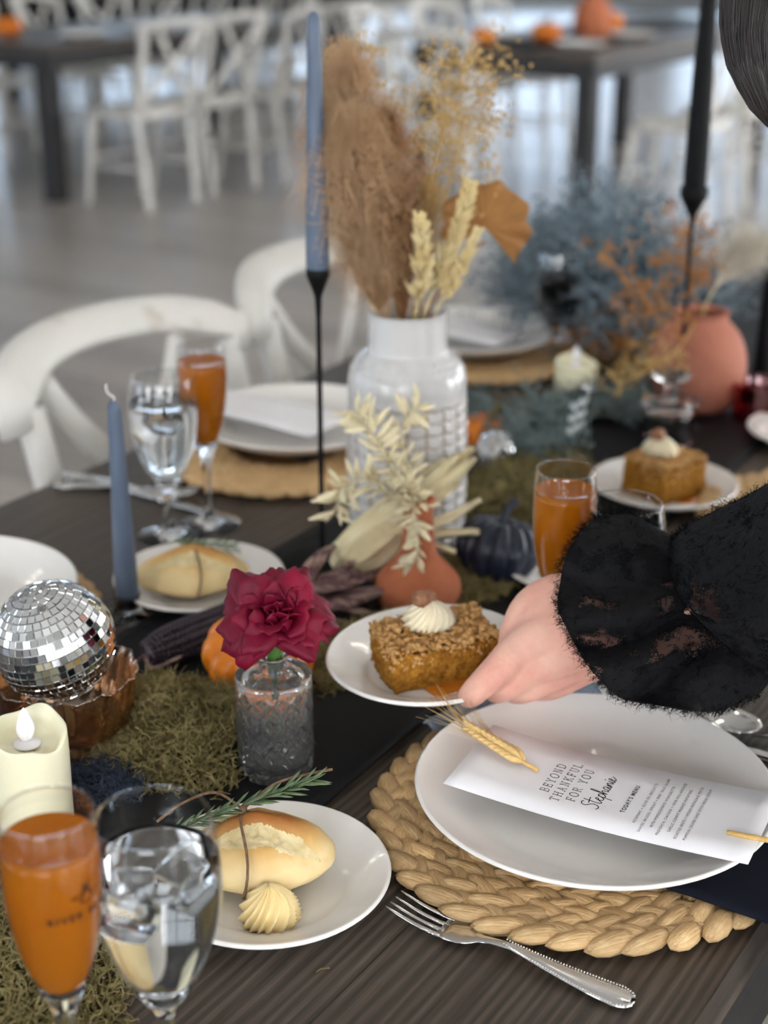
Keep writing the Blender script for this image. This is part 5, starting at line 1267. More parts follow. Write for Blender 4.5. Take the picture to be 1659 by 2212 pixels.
def petal(c, yaw, open_, Lp, Wp, seed, base_r):
    m = MB(); q = random.Random(seed); ph = q.uniform(0, 6); ruf = q.uniform(0.6, 1.3)
    def f(a, b):
        s = (a - 0.5) * 2; w = Wp * (0.30 + 0.70 * math.sin(min(1, b * 0.82 + 0.08) * pi) ** 0.6)
        el = lerp(1.45, 1.45 - open_, b ** 0.8)          # rises then rolls outwards
        rad = base_r + Lp * b * math.cos(el) + (0.0035 * max(0, b - 0.75) / 0.25 * open_); z = Lp * b * math.sin(max(el, -0.3)) * (1 - 0.12 * s * s)
        rad += 0.0034 * ruf * b * math.sin(3.1 * s + ph) + 0.0014 * math.sin(7 * s + ph * 2) * b
        z += 0.0016 * ruf * b * math.cos(4.2 * s + ph) - (0.004 * b * abs(s) ** 3) + 0.0025 * max(0, b - 0.7) / 0.3 * (1 - abs(s) ** 0.8)
        rad -= w * 0.42 * s * s * (1 - 0.5 * open_)
        x = rad; y = w * s
        cy, sy = math.cos(yaw), math.sin(yaw)
        return c + tilt @ Vector((x * cy - y * sy, x * sy + y * cy, z))
    m.sheet(f, 10, 9, 0.0004); return m.build('petal', MT['petal'], rose)
k = 0
for (cc, num, scl) in ((Vector((0, 0, 0)), 1, 1.0),):
    for ring, (n, op, Lp, Wp, br) in enumerate([(4, 0.10, 0.0190, 0.0095, 0.0022), (5, 0.24, 0.0215, 0.0130, 0.0055), (6, 0.42, 0.0245, 0.0160, 0.0085), (6, 0.70, 0.0285, 0.0195, 0.0095), (7, 1.05, 0.0325, 0.0215, 0.0095), (6, 1.5, 0.0345, 0.0225, 0.0090), (5, 1.95, 0.0330, 0.0215, 0.0075)]):
        for i in range(n):
            petal(cpos + Vector((rr.gauss(0, 0.0022), rr.gauss(0, 0.0022), rr.gauss(0, 0.0015))), 2 * pi * i / n + ring * 0.9 + rr.uniform(-0.4, 0.4), op * rr.uniform(0.65, 1.2), 0.86 * Lp * rr.uniform(0.8, 1.15), 0.86 * Wp * rr.uniform(0.75, 1.2), 100 + k, br); k += 1

# ------------------------------------------------------------------ big white stoneware vase
wv = at(878, 1160, TZ + 0.003)
t = thing('stoneware_vase', 'tall white stoneware vase with scalloped relief holding dried grasses', 'vase', wv, 0.3)
zs = [0.002 + 0.166 * k / 150 for k in range(151)]
def body_r(z): return 0.061 + 0.0022 * math.sin(pi * min(1, z / 0.17))
pr = [(0, 0), (0.056, 0)] + [(body_r(z), z) for z in zs] + prof([(0.0615, 0.173), (0.0605, 0.182), (0.0575, 0.190), (0.051, 0.199), (0.0432, 0.2065), (0.0412, 0.2085), (0.0405, 0.214), (0.0405, 0.244), (0.0412, 0.2475), (0.0395, 0.2485)], 3) + [(0.0375, 0.246), (0.037, 0.21), (0.055, 0.18), (0.056, 0.02), (0, 0.015)]
NC = 20
def cell(a, z):
    k = (a * NC / (2 * pi)) % 1.0; row = z / 0.0128; fr = row - math.floor(row)
    vline = abs(k - 0.5) > 0.43
    # an arch hanging in each cell
    y = 0.80 - 0.55 * (1 - (2 * abs(k - 0.5)) ** 2) ** 0.5 if abs(k - 0.5) < 0.5 else 0
    arch = abs(fr - (0.25 + 0.35 * (2 * abs(k - 0.5)) ** 2)) < 0.11
    return (vline or arch) and z < 0.160
def relief(r, z, a, j):
    if 2 <= j <= 152: return (r - (0.0013 if cell(a, z) else 0) + (0 if cell(a, z) else 0.0004 * nz((a * 8, z * 150, 0))), z)
    return r, z
SEG = 240
m = MB(); m.lathe(pr, SEG, fn=relief, mf=lambda j, i: 1 if (2 <= j <= 151 and cell(2 * pi * (i + 0.5) / SEG, pr[j][1])) else 0); m.build('vase_body', [MT['ceramic'], MT['groove']], t)
dots = MB()
for rw, (rr_, zz, n) in enumerate([(0.0478, 0.2025, 34), (0.0536, 0.1965, 38), (0.0578, 0.190, 42)]):
    for i in range(n): a = 2 * pi * (i + 0.5 * (rw % 2)) / n; dots.ell((rr_ * math.cos(a), rr_ * math.sin(a), zz), 0.0012, 6, 4)
dots.build('raised_dots', MT['ceramic'], t)
mouth = wv + Vector((0, 0, 0.236))
def plume(tip_px, dep, label, mt, seed, n=900, w0=0.012, wid=0.036, L=0.05, start=0.15, sw=0.00038, droop=0.3, base_off=(0, 0, 0), name='pampas_plume', stem_mt='cream_grass'):
    rr = random.Random(seed); tip = pt(*tip_px, dep); b = mouth + Vector(base_off)
    t = thing(name, label, 'dried grass', (0, 0, 0), 0, 'dried grasses in the white vase')
    midp = b.lerp(tip, 0.5) + Vector((0, 0, 0.02)) + Vector(base_off) * 0.6
    path = crom([b - Vector((0, 0, 0.12)) - Vector(base_off) * 0.8, b, midp, tip], 8)
    m = MB(); m.tube(path, [0.0012] * len(path), 6); m.build('stalk', MT[stem_mt], t)
    top = path[8:]; m = MB(); X = Vector((1, 0, 0))
    for k in range(n):
        f = start + (1 - start) * rr.random() ** 0.9; p = top[min(int(f * (len(top) - 1)), len(top) - 1)]
        ax = (top[-1] - top[0]).normalized()
        env = math.sin(pi * min(1, 0.15 + 0.78 * (f - start) / (1 - start))) ** 0.8
        a = rr.uniform(0, 2 * pi); o = ax.orthogonal().normalized(); o2 = ax.cross(o); rd = o * math.cos(a) + o2 * math.sin(a)
        l = L * rr.uniform(0.6, 1.2); s = wid * env * rr.random() ** 0.7
        q1 = p + rd * s * 0.45 + ax * l * 0.45; q2 = p + rd * s * 0.9 + ax * l * (0.8 - droop * 0.2); q3 = p + rd * s * 1.15 + ax * l * (0.95 - droop) + Vector((rr.gauss(0, 0.003), rr.gauss(0, 0.003), -droop * 0.01))
        m.strand([p, q1, q2, q3], sw * rr.uniform(0.7, 1.4))
        if k % 3 == 0:
            for g in (q2, q3, q1.lerp(q2, 0.5)): m.ell(g + Vector((rr.gauss(0, 1), rr.gauss(0, 1), rr.gauss(0, 1))) * 0.002, 0.0007, 4, 3)
    o = m.build('plume', MT[mt], t); o['kind'] = 'stuff'
    return t
plume((755, 195), 1.42, 'tall brown pampas plume beside the blue candle', 'pampas', 31, 2600, wid=0.058, L=0.07, start=0.05, droop=0.5, base_off=(-0.02, -0.008, 0))
plume((838, 330), 1.45, 'rust brown pampas plume rising from the middle of the white vase', 'pampas_dark', 32, 2300, wid=0.044, L=0.06, start=0.02, base_off=(-0.004, 0.0, 0))
plume((775, 330), 1.40, 'loose tan pampas plume leaning over the vase rim', 'pampas', 33, 1800, wid=0.055, L=0.07, start=0.05, droop=0.5, base_off=(-0.026, -0.012, 0))
plume((728, 350), 1.43, 'pale wispy grass leaning out towards the blue candle', 'pale_grass', 34, 700, wid=0.03, L=0.06, start=0.1, base_off=(-0.03, 0.0, 0))
plume((925, 420), 1.46, 'slim golden grass behind the cream spikes', 'gold', 35, 420, wid=0.022, L=0.03, start=0.25, base_off=(0.008, 0.008, 0))
def spike(tip_px, dep, label, seed, off, wid=0.011, n=120):
    rr = random.Random(seed); tip = pt(*tip_px, dep); b = mouth + Vector(off)
    t = thing('dried_spike', label, 'dried grass', (0, 0, 0), 0, 'dried grasses in the white vase')
    path = crom([b - Vector((0, 0, 0.1)) - Vector(off), b, b.lerp(tip, 0.5) + Vector((0.006, 0, 0.01)), tip], 8)
    m = MB(); m.tube(path, [0.0016] * len(path), 6); m.build('stalk', MT['cream_grass'], t)
    m = MB(); ax = (path[-1] - path[8]).normalized(); o = ax.orthogonal().normalized(); o2 = ax.cross(o)
    for k in range(n):
        f = 0.2 + 0.8 * k / n; p = path[8].lerp(path[-1], f) if f > 1 else path[8 + int(f * (len(path) - 9))].lerp(path[min(9 + int(f * (len(path) - 9)), len(path) - 1)], (f * (len(path) - 9)) % 1)
        a = rr.uniform(0, 2 * pi); rd = o * math.cos(a) + o2 * math.sin(a); s = wid * (1 - 0.55 * (f - 0.2) / 0.8) * rr.uniform(0.6, 1.2)
        m.tube([p, p + rd * s * 0.6 + ax * s * 0.5, p + rd * s + ax * s * 1.3], [0.0018, 0.0022, 0.0009], 5)
    m.build('florets', MT['cream_grass'], t)['kind'] = 'stuff'
spike((1015, 400), 1.44, 'thick cream dried flower spike with curled tip in the white vase', 41, (0.014, -0.004, 0), 0.013, 190)
spike((1032, 500), 1.43, 'short cream spike bending outward in the white vase', 42, (0.024, -0.006, 0), 0.009, 110)
spike((905, 475), 1.41, 'cream fluffy spike in the centre of the bouquet', 43, (0.006, -0.014, 0), 0.013, 170)
# round rust leaf
t = thing('dried_leaf', 'broad round rust brown leaf behind the cream spike', 'dried leaf', (0, 0, 0), 0, 'dried grasses in the white vase')
lc = pt(1050, 480, 1.53); lb = mouth + Vector((0.02, 0.012, 0))
m = MB(); m.tube(crom([lb - Vector((0, 0, 0.1)), lb, lb.lerp(lc, 0.6), lc - Vector((0, 0, 0.02))], 5), 0.0014, 6); m.build('stalk', MT['leaf_brown'], t)
m = MB(); ln = Euler((math.radians(72), math.radians(12), 0.2)).to_matrix()
def lf(a, b):
    th = -2.2 + 4.4 * a; r = 0.047 * b * (1 + 0.06 * math.sin(9 * th) * b); return lc + ln @ Vector((math.sin(th) * r, math.cos(th) * r - 0.006, 0.004 * math.sin(14 * th) * b + 0.008 * b * b * math.sin(2 * th)))
m.sheet(lf, 44, 8, 0.0008); m.build('blade', MT['leaf_brown'], t)
# golden airy sprays reaching up behind
def spray(stem_pts, label, mt, seed, n, rad, spread, base_off=(0, 0, 0)):
    rr = random.Random(seed); t = thing('dried_spray', label, 'dried flower', (0, 0, 0), 0, 'dried grasses in the white vase')
    b = mouth + Vector(base_off); path = crom([b - Vector((0, 0, 0.1)), b] + [pt(*q) for q in stem_pts], 6)
    m = MB(); m.tube(path, [0.0011] * len(path), 5)
    fo = MB()
    for k in range(n):
        p = path[rr.randrange(int(len(path) * 0.55), len(path))]; d = Vector((rr.gauss(0, 1), rr.gauss(0, 0.8), rr.gauss(0.25, 0.5))).normalized(); l = spread * rr.uniform(0.25, 1.0)
        q = p + d * l; m.strand([p, p.lerp(q, 0.5) + Vector((0, 0, 0.006)), q], 0.0005)
        for g in range(5): fo.ell(q + Vector((rr.gauss(0, 1), rr.gauss(0, 1), rr.gauss(0, 1))) * spread * 0.10, rad * rr.uniform(0.7, 1.4), 5, 4)
    m.build('stalk', MT[mt], t); fo.build('blossoms', MT[mt], t)['kind'] = 'stuff'
spray([(930, 420, 1.5), (965, 250, 1.55), (1010, 130, 1.6)], 'golden airy spray reaching up to the distant table', 'gold', 51, 130, 0.0017, 0.07, (0.004, 0.01, 0))
spray([(800, 330, 1.46), (768, 180, 1.44), (760, 100, 1.44)], 'tan airy spray above the brown pampas', 'gold', 52, 60, 0.0015, 0.03, (-0.01, 0.008, 0))
spray([(950, 480, 1.52), (985, 330, 1.56), (1000, 250, 1.58)], 'olive gold thin spray behind the cream spikes', 'gold', 53, 60, 0.0013, 0.05, (0.012, 0.012, 0))

# ------------------------------------------------------------------ terracotta bottle and bleached sprig
tv = at(902, 1300, TZ + 0.0035)
t = thing('terracotta_bottle', 'terracotta bottle vase with a slim neck holding bleached leaves', 'vase', tv)
m = MB(); m.lathe(prof([(0, 0), (0.033, 0), (0.0395, 0.006), (0.042, 0.016), (0.0385, 0.028), (0.027, 0.041), (0.0185, 0.052), (0.0155, 0.068), (0.0142, 0.088), (0.0150, 0.104), (0.0158, 0.107), (0.0140, 0.108), (0.0110, 0.104), (0.0105, 0.07), (0.0, 0.06)], 4), 48); m.build('bottle', MT['terracotta'], t)
lm = MB()
lm.sheet(lambda a, b: Vector((b * 0.024, (a - 0.5) * 0.0070 * math.sin(pi * min(1, b * 0.93 + 0.04)) ** 0.8, 0.0028 * (1 - (2 * a - 1) ** 2) * math.sin(pi * b) + 0.006 * b * b)), 4, 8, 0.0004)
leaf_me = lm.mesh('leaf', MT['bleached'])
def sprig(pts, label, seed, per=4, size=1.0, lean=None):
    rr = random.Random(seed); t = thing('bleached_sprig', label, 'leaf sprig', (0, 0, 0), 0, 'bleached leaf sprigs')
    path = crom(pts, 8); m = MB(); m.tube(path, [0.0012 - 0.0006 * k / len(path) for k in range(len(path))], 6); m.build('twig', MT['bleached'], t)
    for i in range(6, len(path)):
        for k in range(per):
            if rr.random() < 0.15: continue
            ax = (path[i] - path[i - 1]).normalized(); o = ax.orthogonal().normalized(); o2 = ax.cross(o); a = rr.uniform(0, 2 * pi)
            d = ax * rr.uniform(0.1, 0.9) + (o * math.cos(a) + o2 * math.sin(a)) * 0.9 + Vector((0, 0, -0.15))
            ob = place('leaf', leaf_me, t, path[i] + (o * math.cos(a) + o2 * math.sin(a)) * 0.002, 0, (orient(d, (rr.gauss(0, 1), rr.gauss(0, 1), 1)) @ Matrix.Rotation(rr.uniform(-1, 1), 3, 'X')).to_euler()); q = size * rr.uniform(0.5, 1.1); ob.scale = (q, q, q)
tm = tv + Vector((0, 0, 0.104))
sprig([tm - Vector((0, 0, 0.03)), tm, pt(860, 1075, 1.41), pt(800, 1040, 1.40), pt(745, 1050, 1.40), pt(722, 1110, 1.40)], 'bleached leaf sprig curving towards the black candlestick', 61, 3)
sprig([tm - Vector((0, 0, 0.03)), tm + Vector((-0.003, 0, 0)), pt(850, 1010, 1.40), pt(800, 930, 1.40), pt(770, 890, 1.40)], 'bleached leaf sprig rising in front of the white vase', 62, 4)
sprig([tm - Vector((0, 0, 0.03)), tm + Vector((-0.003, 0.002, 0)), pt(880, 1000, 1.42), pt(870, 920, 1.42), pt(905, 880, 1.42)], 'bleached leaf sprig standing upright before the scalloped relief', 63, 3)
sprig([tm - Vector((0, 0, 0.03)), tm + Vector((0, -0.006, 0.004)), pt(893, 1110, 1.40), pt(902, 1160, 1.395), pt(897, 1215, 1.39)], 'bleached leaf sprig drooping down the terracotta neck', 64, 2, 0.9)

# ------------------------------------------------------------------ far end of the table
pot = T(1.812, 0.690, TZ + 0.003)
pot = at(1500, 880, TZ + 0.003)
t = thing('round_pot', 'round pinkish terracotta pot at the far end of the runner', 'vase', pot)
m = MB(); m.lathe(prof([(0, 0), (0.036, 0), (0.054, 0.02), (0.063, 0.05), (0.061, 0.08), (0.05, 0.105), (0.036, 0.12), (0.034, 0.128), (0.037, 0.132), (0.033, 0.133), (0.03, 0.124), (0.045, 0.1), (0.055, 0.07), (0.05, 0.03), (0, 0.02)], 4), 48); m.build('pot_body', MT['rose_pot'], t)
mouth = pot + Vector((0, 0, 0.12))
spray([(1500, 640, 1.95), (1480, 580, 1.93), (1460, 500, 1.93)], 'amber dried spray standing in the round pot', 'amber_spray', 71, 60, 0.0019, 0.05)
spray([(1440, 700, 1.9), (1380, 640, 1.88), (1310, 560, 1.86)], 'amber dried spray leaning out of the round pot over the far plates', 'amber_spray', 72, 45, 0.0019, 0.055)
spray([(1460, 760, 1.88), (1400, 800, 1.86), (1340, 830, 1.86)], 'golden dried spray trailing down from the round pot', 'gold', 73, 50, 0.0016, 0.045)
plume((1610, 560), 2.0, 'pale fluffy plume leaning out at the frame edge', 'pale_grass', 74, 700, wid=0.05, L=0.06, start=0.35, sw=0.0006)
# upturned clear glass
gp = at(1440, 950, TZ + 0.003)
t = thing('upturned_glass', 'clear glass pedestal turned upside down before the round pot', 'glass', gp)
m = MB(); m.lathe(prof([(0.031, 0), (0.032, 0.02), (0.030, 0.045), (0.034, 0.048), (0.034, 0.052), (0.012, 0.054), (0.008, 0.06), (0.008, 0.072), (0.018, 0.079), (0.023, 0.084), (0.022, 0.086), (0, 0.080)], 3) + prof([(0, 0.046), (0.026, 0.043), (0.0285, 0.02), (0.0285, 0.0), (0.031, 0.0)], 3), 40); m.build('glass_body', MT['glass'], t)
# acrylic table sign with a ball foot
sg = at(1236, 1003, TZ + 0.003)
t = thing('acrylic_sign', 'clear acrylic table sign with white script on a ball peg', 'sign', sg, math.radians(52))
m = MB(); m.box((0, 0, 0.052), (0.058, 0.004, 0.098), Matrix.Rotation(0.12, 3, 'X')); o = m.build('panel', MT['acrylic'], t, smooth=False)
m = MB(); m.ell((-0.004, -0.012, 0.0085), 0.0062, 14, 10); m.build('ball_peg', MT['flame'], t)
m = MB(); m.box((0, 0, 0.0035), (0.05, 0.024, 0.006)); m.build('foot', MT['acrylic'], t, smooth=False)
m = MB(); Rs = Matrix.Rotation(0.12, 3, 'X')
for row in range(3):
    p = []
    for k in range(40):
        x = -0.021 + 0.042 * k / 39; p.append(Rs @ Vector((x, -0.0028, 0.026 - 0.016 * row + 0.0055 * math.sin(k * (0.9 + 0.2 * row)) + 0.002 * math.sin(k * 0.37))) + Vector((0, 0, 0.052)))
    m.tube(p, 0.0007, 4)
m.build('script_lettering', MT['etched'], t)
for s in (-1, 1):
    pass
# red votive glass
rv = at(1632, 905, TZ + 0.001)
t = thing('votive_glass', 'deep red glass votive at the frame edge', 'votive', rv)
m = MB(); m.lathe(prof([(0, 0), (0.026, 0), (0.03, 0.006), (0.031, 0.03), (0.036, 0.05), (0.0345, 0.05), (0.029, 0.03), (0.027, 0.008), (0, 0.006)], 4), 40); m.build('glass_body', MT['red_glass'], t)
# gauze cloth by the large plate
m = MB()
ga, gb = at(960, 1605, TZ + 0.004), at(1250, 1480, TZ + 0.004)
gd = (gb - ga); gs = gd.cross(Vector((0, 0, 1))).normalized()
def gz(a, b):
    p = ga + gd * a + gs * ((b - 0.5) * 0.07 * (0.75 + 0.4 * a))
    return p + Vector((0, 0, 0.006 + 0.006 * math.sin(b * 17 + 2 * a) * (0.4 + 0.6 * a) + 0.003 * nz((a * 6, b * 14, 3))))
m.sheet(gz, 40, 44, 0.0012)
tag(m.build('gauze_cloth', MT['gauze']), 'crumpled pale blue gauze cloth between the hand and the large plate', 'cloth')
m = MB(); m.tube([at(683, 2100, TZ + 0.0008), at(692, 2093, TZ + 0.001), at(712, 2091, TZ + 0.0008)], 0.0007, 5)
tag(m.build('plant_scrap', MT['stem']), 'tiny dry plant scrap on the bare wood near the fork', 'scrap')

# ------------------------------------------------------------------ settings on the distant tables
rr = random.Random(91)
def far_plate(u, v, lab): tag(place('dinner_plate', dinner_me, None, T(u, v, TZ)), lab, 'plate', 'plates on the distant tables')
far_plate(6.75, 3.24, 'white plate on the distant table beside the pale chair'); far_plate(7.4, 3.26, 'white plate further along the distant table by the pale chairs'); far_plate(7.0, 3.78, 'white plate on the distant table behind the golden spray')
far_plate(5.9, 5.62, 'white plate on the far table near its corner'); far_plate(6.5, 5.7, 'white plate on the far table behind the second chair')
pk = [o for o in bpy.data.objects if o.name.startswith('mini_pumpkin') and 'orange' in o['label']][0]
for k, (u, v, s, lab) in enumerate([(6.9, 3.50, 1.6, 'orange pumpkin in the middle of the distant table'), (7.05, 3.60, 1.3, 'orange pumpkin beside the brown vase on the distant table'), (6.62, 3.7, 1.3, 'orange pumpkin at the near end of the distant table'), (7.6, 3.5, 1.8, 'orange pumpkin deep on the distant table'), (5.75, 6.0, 1.6, 'orange pumpkin at the corner of the far table')]):
    dup(pk, T(u, v, TZ + 0.004), 0, lab, 'pumpkins on the distant tables', s, (0, 0, k))
t = thing('brown_vase', 'rust brown vase on the distant table at the top', 'vase', T(7.25, 3.42, TZ))
m = MB(); m.lathe(prof([(0, 0), (0.07, 0), (0.1, 0.06), (0.09, 0.14), (0.05, 0.2), (0.055, 0.24), (0.045, 0.24), (0.04, 0.2), (0, 0.1)], 3), 32); m.build('vase_body', MT['terracotta'], t)
for k, (u0, u1, v0, v1, lab) in enumerate([(6.47, 8.88, 3.36, 3.68, 'black runner on the distant table')]):
    m = MB(); m.sheet(lambda a, b: T(lerp(u0, u1, a), lerp(v0, v1, b), TZ + 0.002), 12, 4, 0.002); tag(m.build('table_runner', MT['runner']), lab, 'table runner')

# ------------------------------------------------------------------ the person serving the plate
def capsule(m, p, r, seg=12, flat=1.0):
    pts = crom(p, 4) if len(p) > 2 else [Vector(q) for q in p]
    n = len(pts); rs = []
    for i in range(n):
        f = i / (n - 1) * (len(r) - 1); k = min(int(f), len(r) - 2); rs.append(lerp(r[k], r[k + 1], f - k))
    m.tube(pts, rs, seg, True, flat=flat)
    m.ell(pts[0], rs[0], seg, 8); m.ell(pts[-1], rs[-1], seg, 8)
per = thing('person', 'person in a black lace top reaching in to set down the plate of cake', 'person', (0.62, 1.02, 0))
# hand and forearm: overlapping volumes fused into one skin
D = 1.14
hm = MB()
def H(px, py, dd=0.0): return pt(px, py, D + dd)
capsule(hm, [H(1440, 1345, -0.006), H(1340, 1362, 0.0), H(1285, 1372, 0.004)], [0.029, 0.028, 0.030], 16)                 # wrist
hm.ell(H(1205, 1370, 0.008), (0.034, 0.020, 0.034), 24, 16)                                                            # palm
capsule(hm, [H(1290, 1330, 0.008), H(1215, 1298, 0.012), H(1150, 1322, 0.016), H(1112, 1378, 0.018)], [0.026, 0.0225, 0.0185, 0.013])   # thumb base
capsule(hm, [H(1290, 1352, 0.0), H(1200, 1368, -0.004), H(1112, 1408, -0.004)], [0.024, 0.0215, 0.0142])                 # four bones of the back of the hand
capsule(hm, [H(1290, 1380, 0.0), H(1210, 1410, -0.002), H(1128, 1448, 0.000)], [0.024, 0.0205, 0.0140])
capsule(hm, [H(1295, 1395, 0.006), H(1230, 1428, 0.006), H(1168, 1466, 0.008)], [0.023, 0.0190, 0.0138])
capsule(hm, [H(1298, 1405, 0.014), H(1250, 1438, 0.016), H(1212, 1470, 0.018)], [0.021, 0.0170, 0.0125])
capsule(hm, [H(1108, 1412, -0.006), H(1082, 1440, -0.009), H(1050, 1470, -0.008), H(1024, 1495, -0.001), H(1012, 1505, 0.012)], [0.0142, 0.0132, 0.0118, 0.0106, 0.0090])   # index finger, tip under the rim
capsule(hm, [H(1124, 1456, 0.002), H(1098, 1480, 0.004), H(1074, 1492, 0.020), H(1060, 1488, 0.040)], [0.0138, 0.0118, 0.0100, 0.0085])   # middle
capsule(hm, [H(1166, 1470, 0.010), H(1138, 1488, 0.014), H(1112, 1494, 0.034), H(1098, 1488, 0.052)], [0.0135, 0.0112, 0.0098, 0.0083])   # ring
capsule(hm, [H(1212, 1472, 0.020), H(1186, 1486, 0.026), H(1160, 1490, 0.044), H(1146, 1484, 0.058)], [0.0122, 0.0102, 0.0090, 0.0078])   # little
capsule(hm, [H(1115, 1365, 0.022), H(1106, 1390, 0.046), H(1098, 1408, 0.066)], [0.0135, 0.0118, 0.0092])                # thumb over the rim, behind the hand
# the rest of the arm, torso, legs and head (mostly outside the picture)
sh = Vector((0.60, 0.98, 1.19)); el = Vector((0.47, 0.88, 0.985)); wr = H(1440, 1345, -0.006)
capsule(hm, [wr, wr.lerp(el, 0.5) + Vector((0, 0.01, 0.01)), el], [0.029, 0.033, 0.040], 16)
capsule(hm, [el, el.lerp(sh, 0.5), sh], [0.043, 0.047, 0.056], 16)
hip = Vector((0.82, 1.04, 0.94)); neck = Vector((0.60, 1.06, 1.30))
capsule(hm, [hip, hip.lerp(neck, 0.35), hip.lerp(neck, 0.75), neck + Vector((0.02, 0, -0.05))], [0.15, 0.125, 0.15, 0.09], 20)
capsule(hm, [sh, Vector((0.64, 1.06, 1.22)), Vector((0.66, 1.22, 1.20))], [0.06, 0.085, 0.06], 16)
capsule(hm, [Vector((0.66, 1.22, 1.20)), Vector((0.74, 1.30, 0.98)), Vector((0.70, 1.26, 0.80))], [0.055, 0.042, 0.03], 14)
capsule(hm, [neck + Vector((0.02, 0, -0.05)), neck + Vector((-0.05, 0.03, 0.05)), Vector((0.47, 1.14, 1.40))], [0.055, 0.05, 0.05], 16)
head_c = Vector((0.415, 1.165, 1.455))
hm.ell(head_c, (0.088, 0.075, 0.108), 24, 16, Euler((0, -0.5, 0)).to_matrix())
hm.ell(head_c + Vector((-0.045, 0.0, -0.055)), (0.052, 0.050, 0.058), 18, 12)
hm.ell(head_c + Vector((-0.095, 0.004, -0.035)), (0.016, 0.013, 0.022), 10, 8)
for s in (-1, 1):
    leg0 = hip + Vector((0.0, 0.085 * s, -0.03))
    capsule(hm, [leg0, Vector((0.84, 1.04 + 0.10 * s, 0.50)), Vector((0.86, 1.04 + 0.11 * s, 0.09)), Vector((0.855, 1.04 + 0.11 * s, 0.05))], [0.095, 0.062, 0.042, 0.042], 16)
    capsule(hm, [Vector((0.88, 1.04 + 0.11 * s, 0.04)), Vector((0.70, 1.04 + 0.12 * s, 0.028))], [0.038, 0.026], 12)
def remeshed(mb, name, mt, voxel, smooth_it, parent):
    me = mb.mesh(name, mt); o = bpy.data.objects.new(name, me); COL.objects.link(o)
    r = o.modifiers.new('remesh', 'REMESH'); r.mode = 'VOXEL'; r.voxel_size = voxel; r.use_smooth_shade = True
    s = o.modifiers.new('smooth', 'SMOOTH'); s.factor = 0.5; s.iterations = smooth_it
    dg = bpy.context.evaluated_depsgraph_get(); dg.update()
    me2 = bpy.data.meshes.new_from_object(o.evaluated_get(dg)); bpy.data.objects.remove(o)
    me2.materials.clear(); me2.materials.append(MT[mt] if isinstance(mt, str) else mt)
    me2.polygons.foreach_set('use_smooth', [True] * len(me2.polygons))
    o = place(name, me2, parent); 
    if parent: o.matrix_parent_inverse = parent.matrix_basis.inverted()
    return o
remeshed(hm, 'body', MT['skin'], 0.0027, 4, per)
def wchild(o):
    o.parent = per; o.matrix_parent_inverse = per.matrix_basis.inverted(); return o
# face
for s in (-1, 1):
    m = MB(); m.ell(head_c + Vector((-0.082, 0.030 * s, 0.0)), (0.008, 0.011, 0.007), 10, 8); wchild(m.build('eye', MT['flame']))
m = MB(); m.ell(head_c + Vector((-0.094, 0.002, -0.075)), (0.008, 0.02, 0.007), 12, 8); wchild(m.build('lips', MT['petal']))
# black top and trousers
m = MB()
def loft(m, secs, nu=48, ruf=0.0, freq=9, seed=0, th=0.0012, nv=4):
    # secs: (centre, x axis vector, y axis vector)
    C = crom([s[0] for s in secs], nv); X = crom([s[1] for s in secs], nv); Y = crom([s[2] for s in secs], nv); N = len(C)
    def f(a, b):
        k = min(int(b * (N - 1) + 0.5), N - 1); t_ = 2 * pi * a
        r = 1 + ruf * (b if ruf > 0 else 0) * (math.sin(freq * t_ + seed) + 0.5 * math.sin((freq + 4) * t_ + 2 * seed + 3 * b)) * 0.6 + 0.03 * nz((math.cos(t_) * 2 + seed, math.sin(t_) * 2, b * 5))
        return C[k] + X[k] * (math.cos(t_) * r) + Y[k] * (math.sin(t_) * r)
    m.sheet(f, nu, N - 1, th)
ux = Vector((1, 0, 0)); uy = Vector((0, 1, 0)); uz = Vector((0, 0, 1))
capsule(m, [hip + Vector((0, 0, -0.04)), hip.lerp(neck, 0.35), hip.lerp(neck, 0.75), neck + Vector((0.02, 0, -0.05)), neck + Vector((0.0, 0.005, -0.01))], [0.165, 0.14, 0.165, 0.10, 0.066], 24)
capsule(m, [sh, Vector((0.64, 1.06, 1.22)), Vector((0.66, 1.22, 1.20))], [0.088, 0.105, 0.078], 20)
m.ell(neck + Vector((0.035, 0.0, -0.055)), (0.12, 0.125, 0.10), 20, 14); m.ell(neck + Vector((0.06, -0.05, -0.07)), (0.10, 0.10, 0.09), 20, 14)
capsule(m, [Vector((0.66, 1.22, 1.20)), Vector((0.74, 1.30, 0.98)), Vector((0.705, 1.265, 0.82))], [0.07, 0.058, 0.044], 18)
remeshed(m, 'top', MT['black_cloth'], 0.007, 6, per)
for s in (-1, 1):
    m = MB(); y = 1.04 + 0.10 * s
    loft(m, [(Vector((0.83, 1.04 + 0.085 * s, 0.92)), ux * 0.125, uy * 0.115), (Vector((0.84, y, 0.5)), ux * 0.085, uy * 0.085), (Vector((0.86, y + 0.01 * s, 0.09)), ux * 0.07, uy * 0.07)], 32); wchild(m.build('trouser_leg', MT['black_cloth']))
    m = MB(); capsule(m, [Vector((0.89, y + 0.01 * s, 0.05)), Vector((0.80, y + 0.01 * s, 0.045)), Vector((0.68, y + 0.02 * s, 0.035))], [0.046, 0.046, 0.034]); wchild(m.build('shoe', MT['iron']))
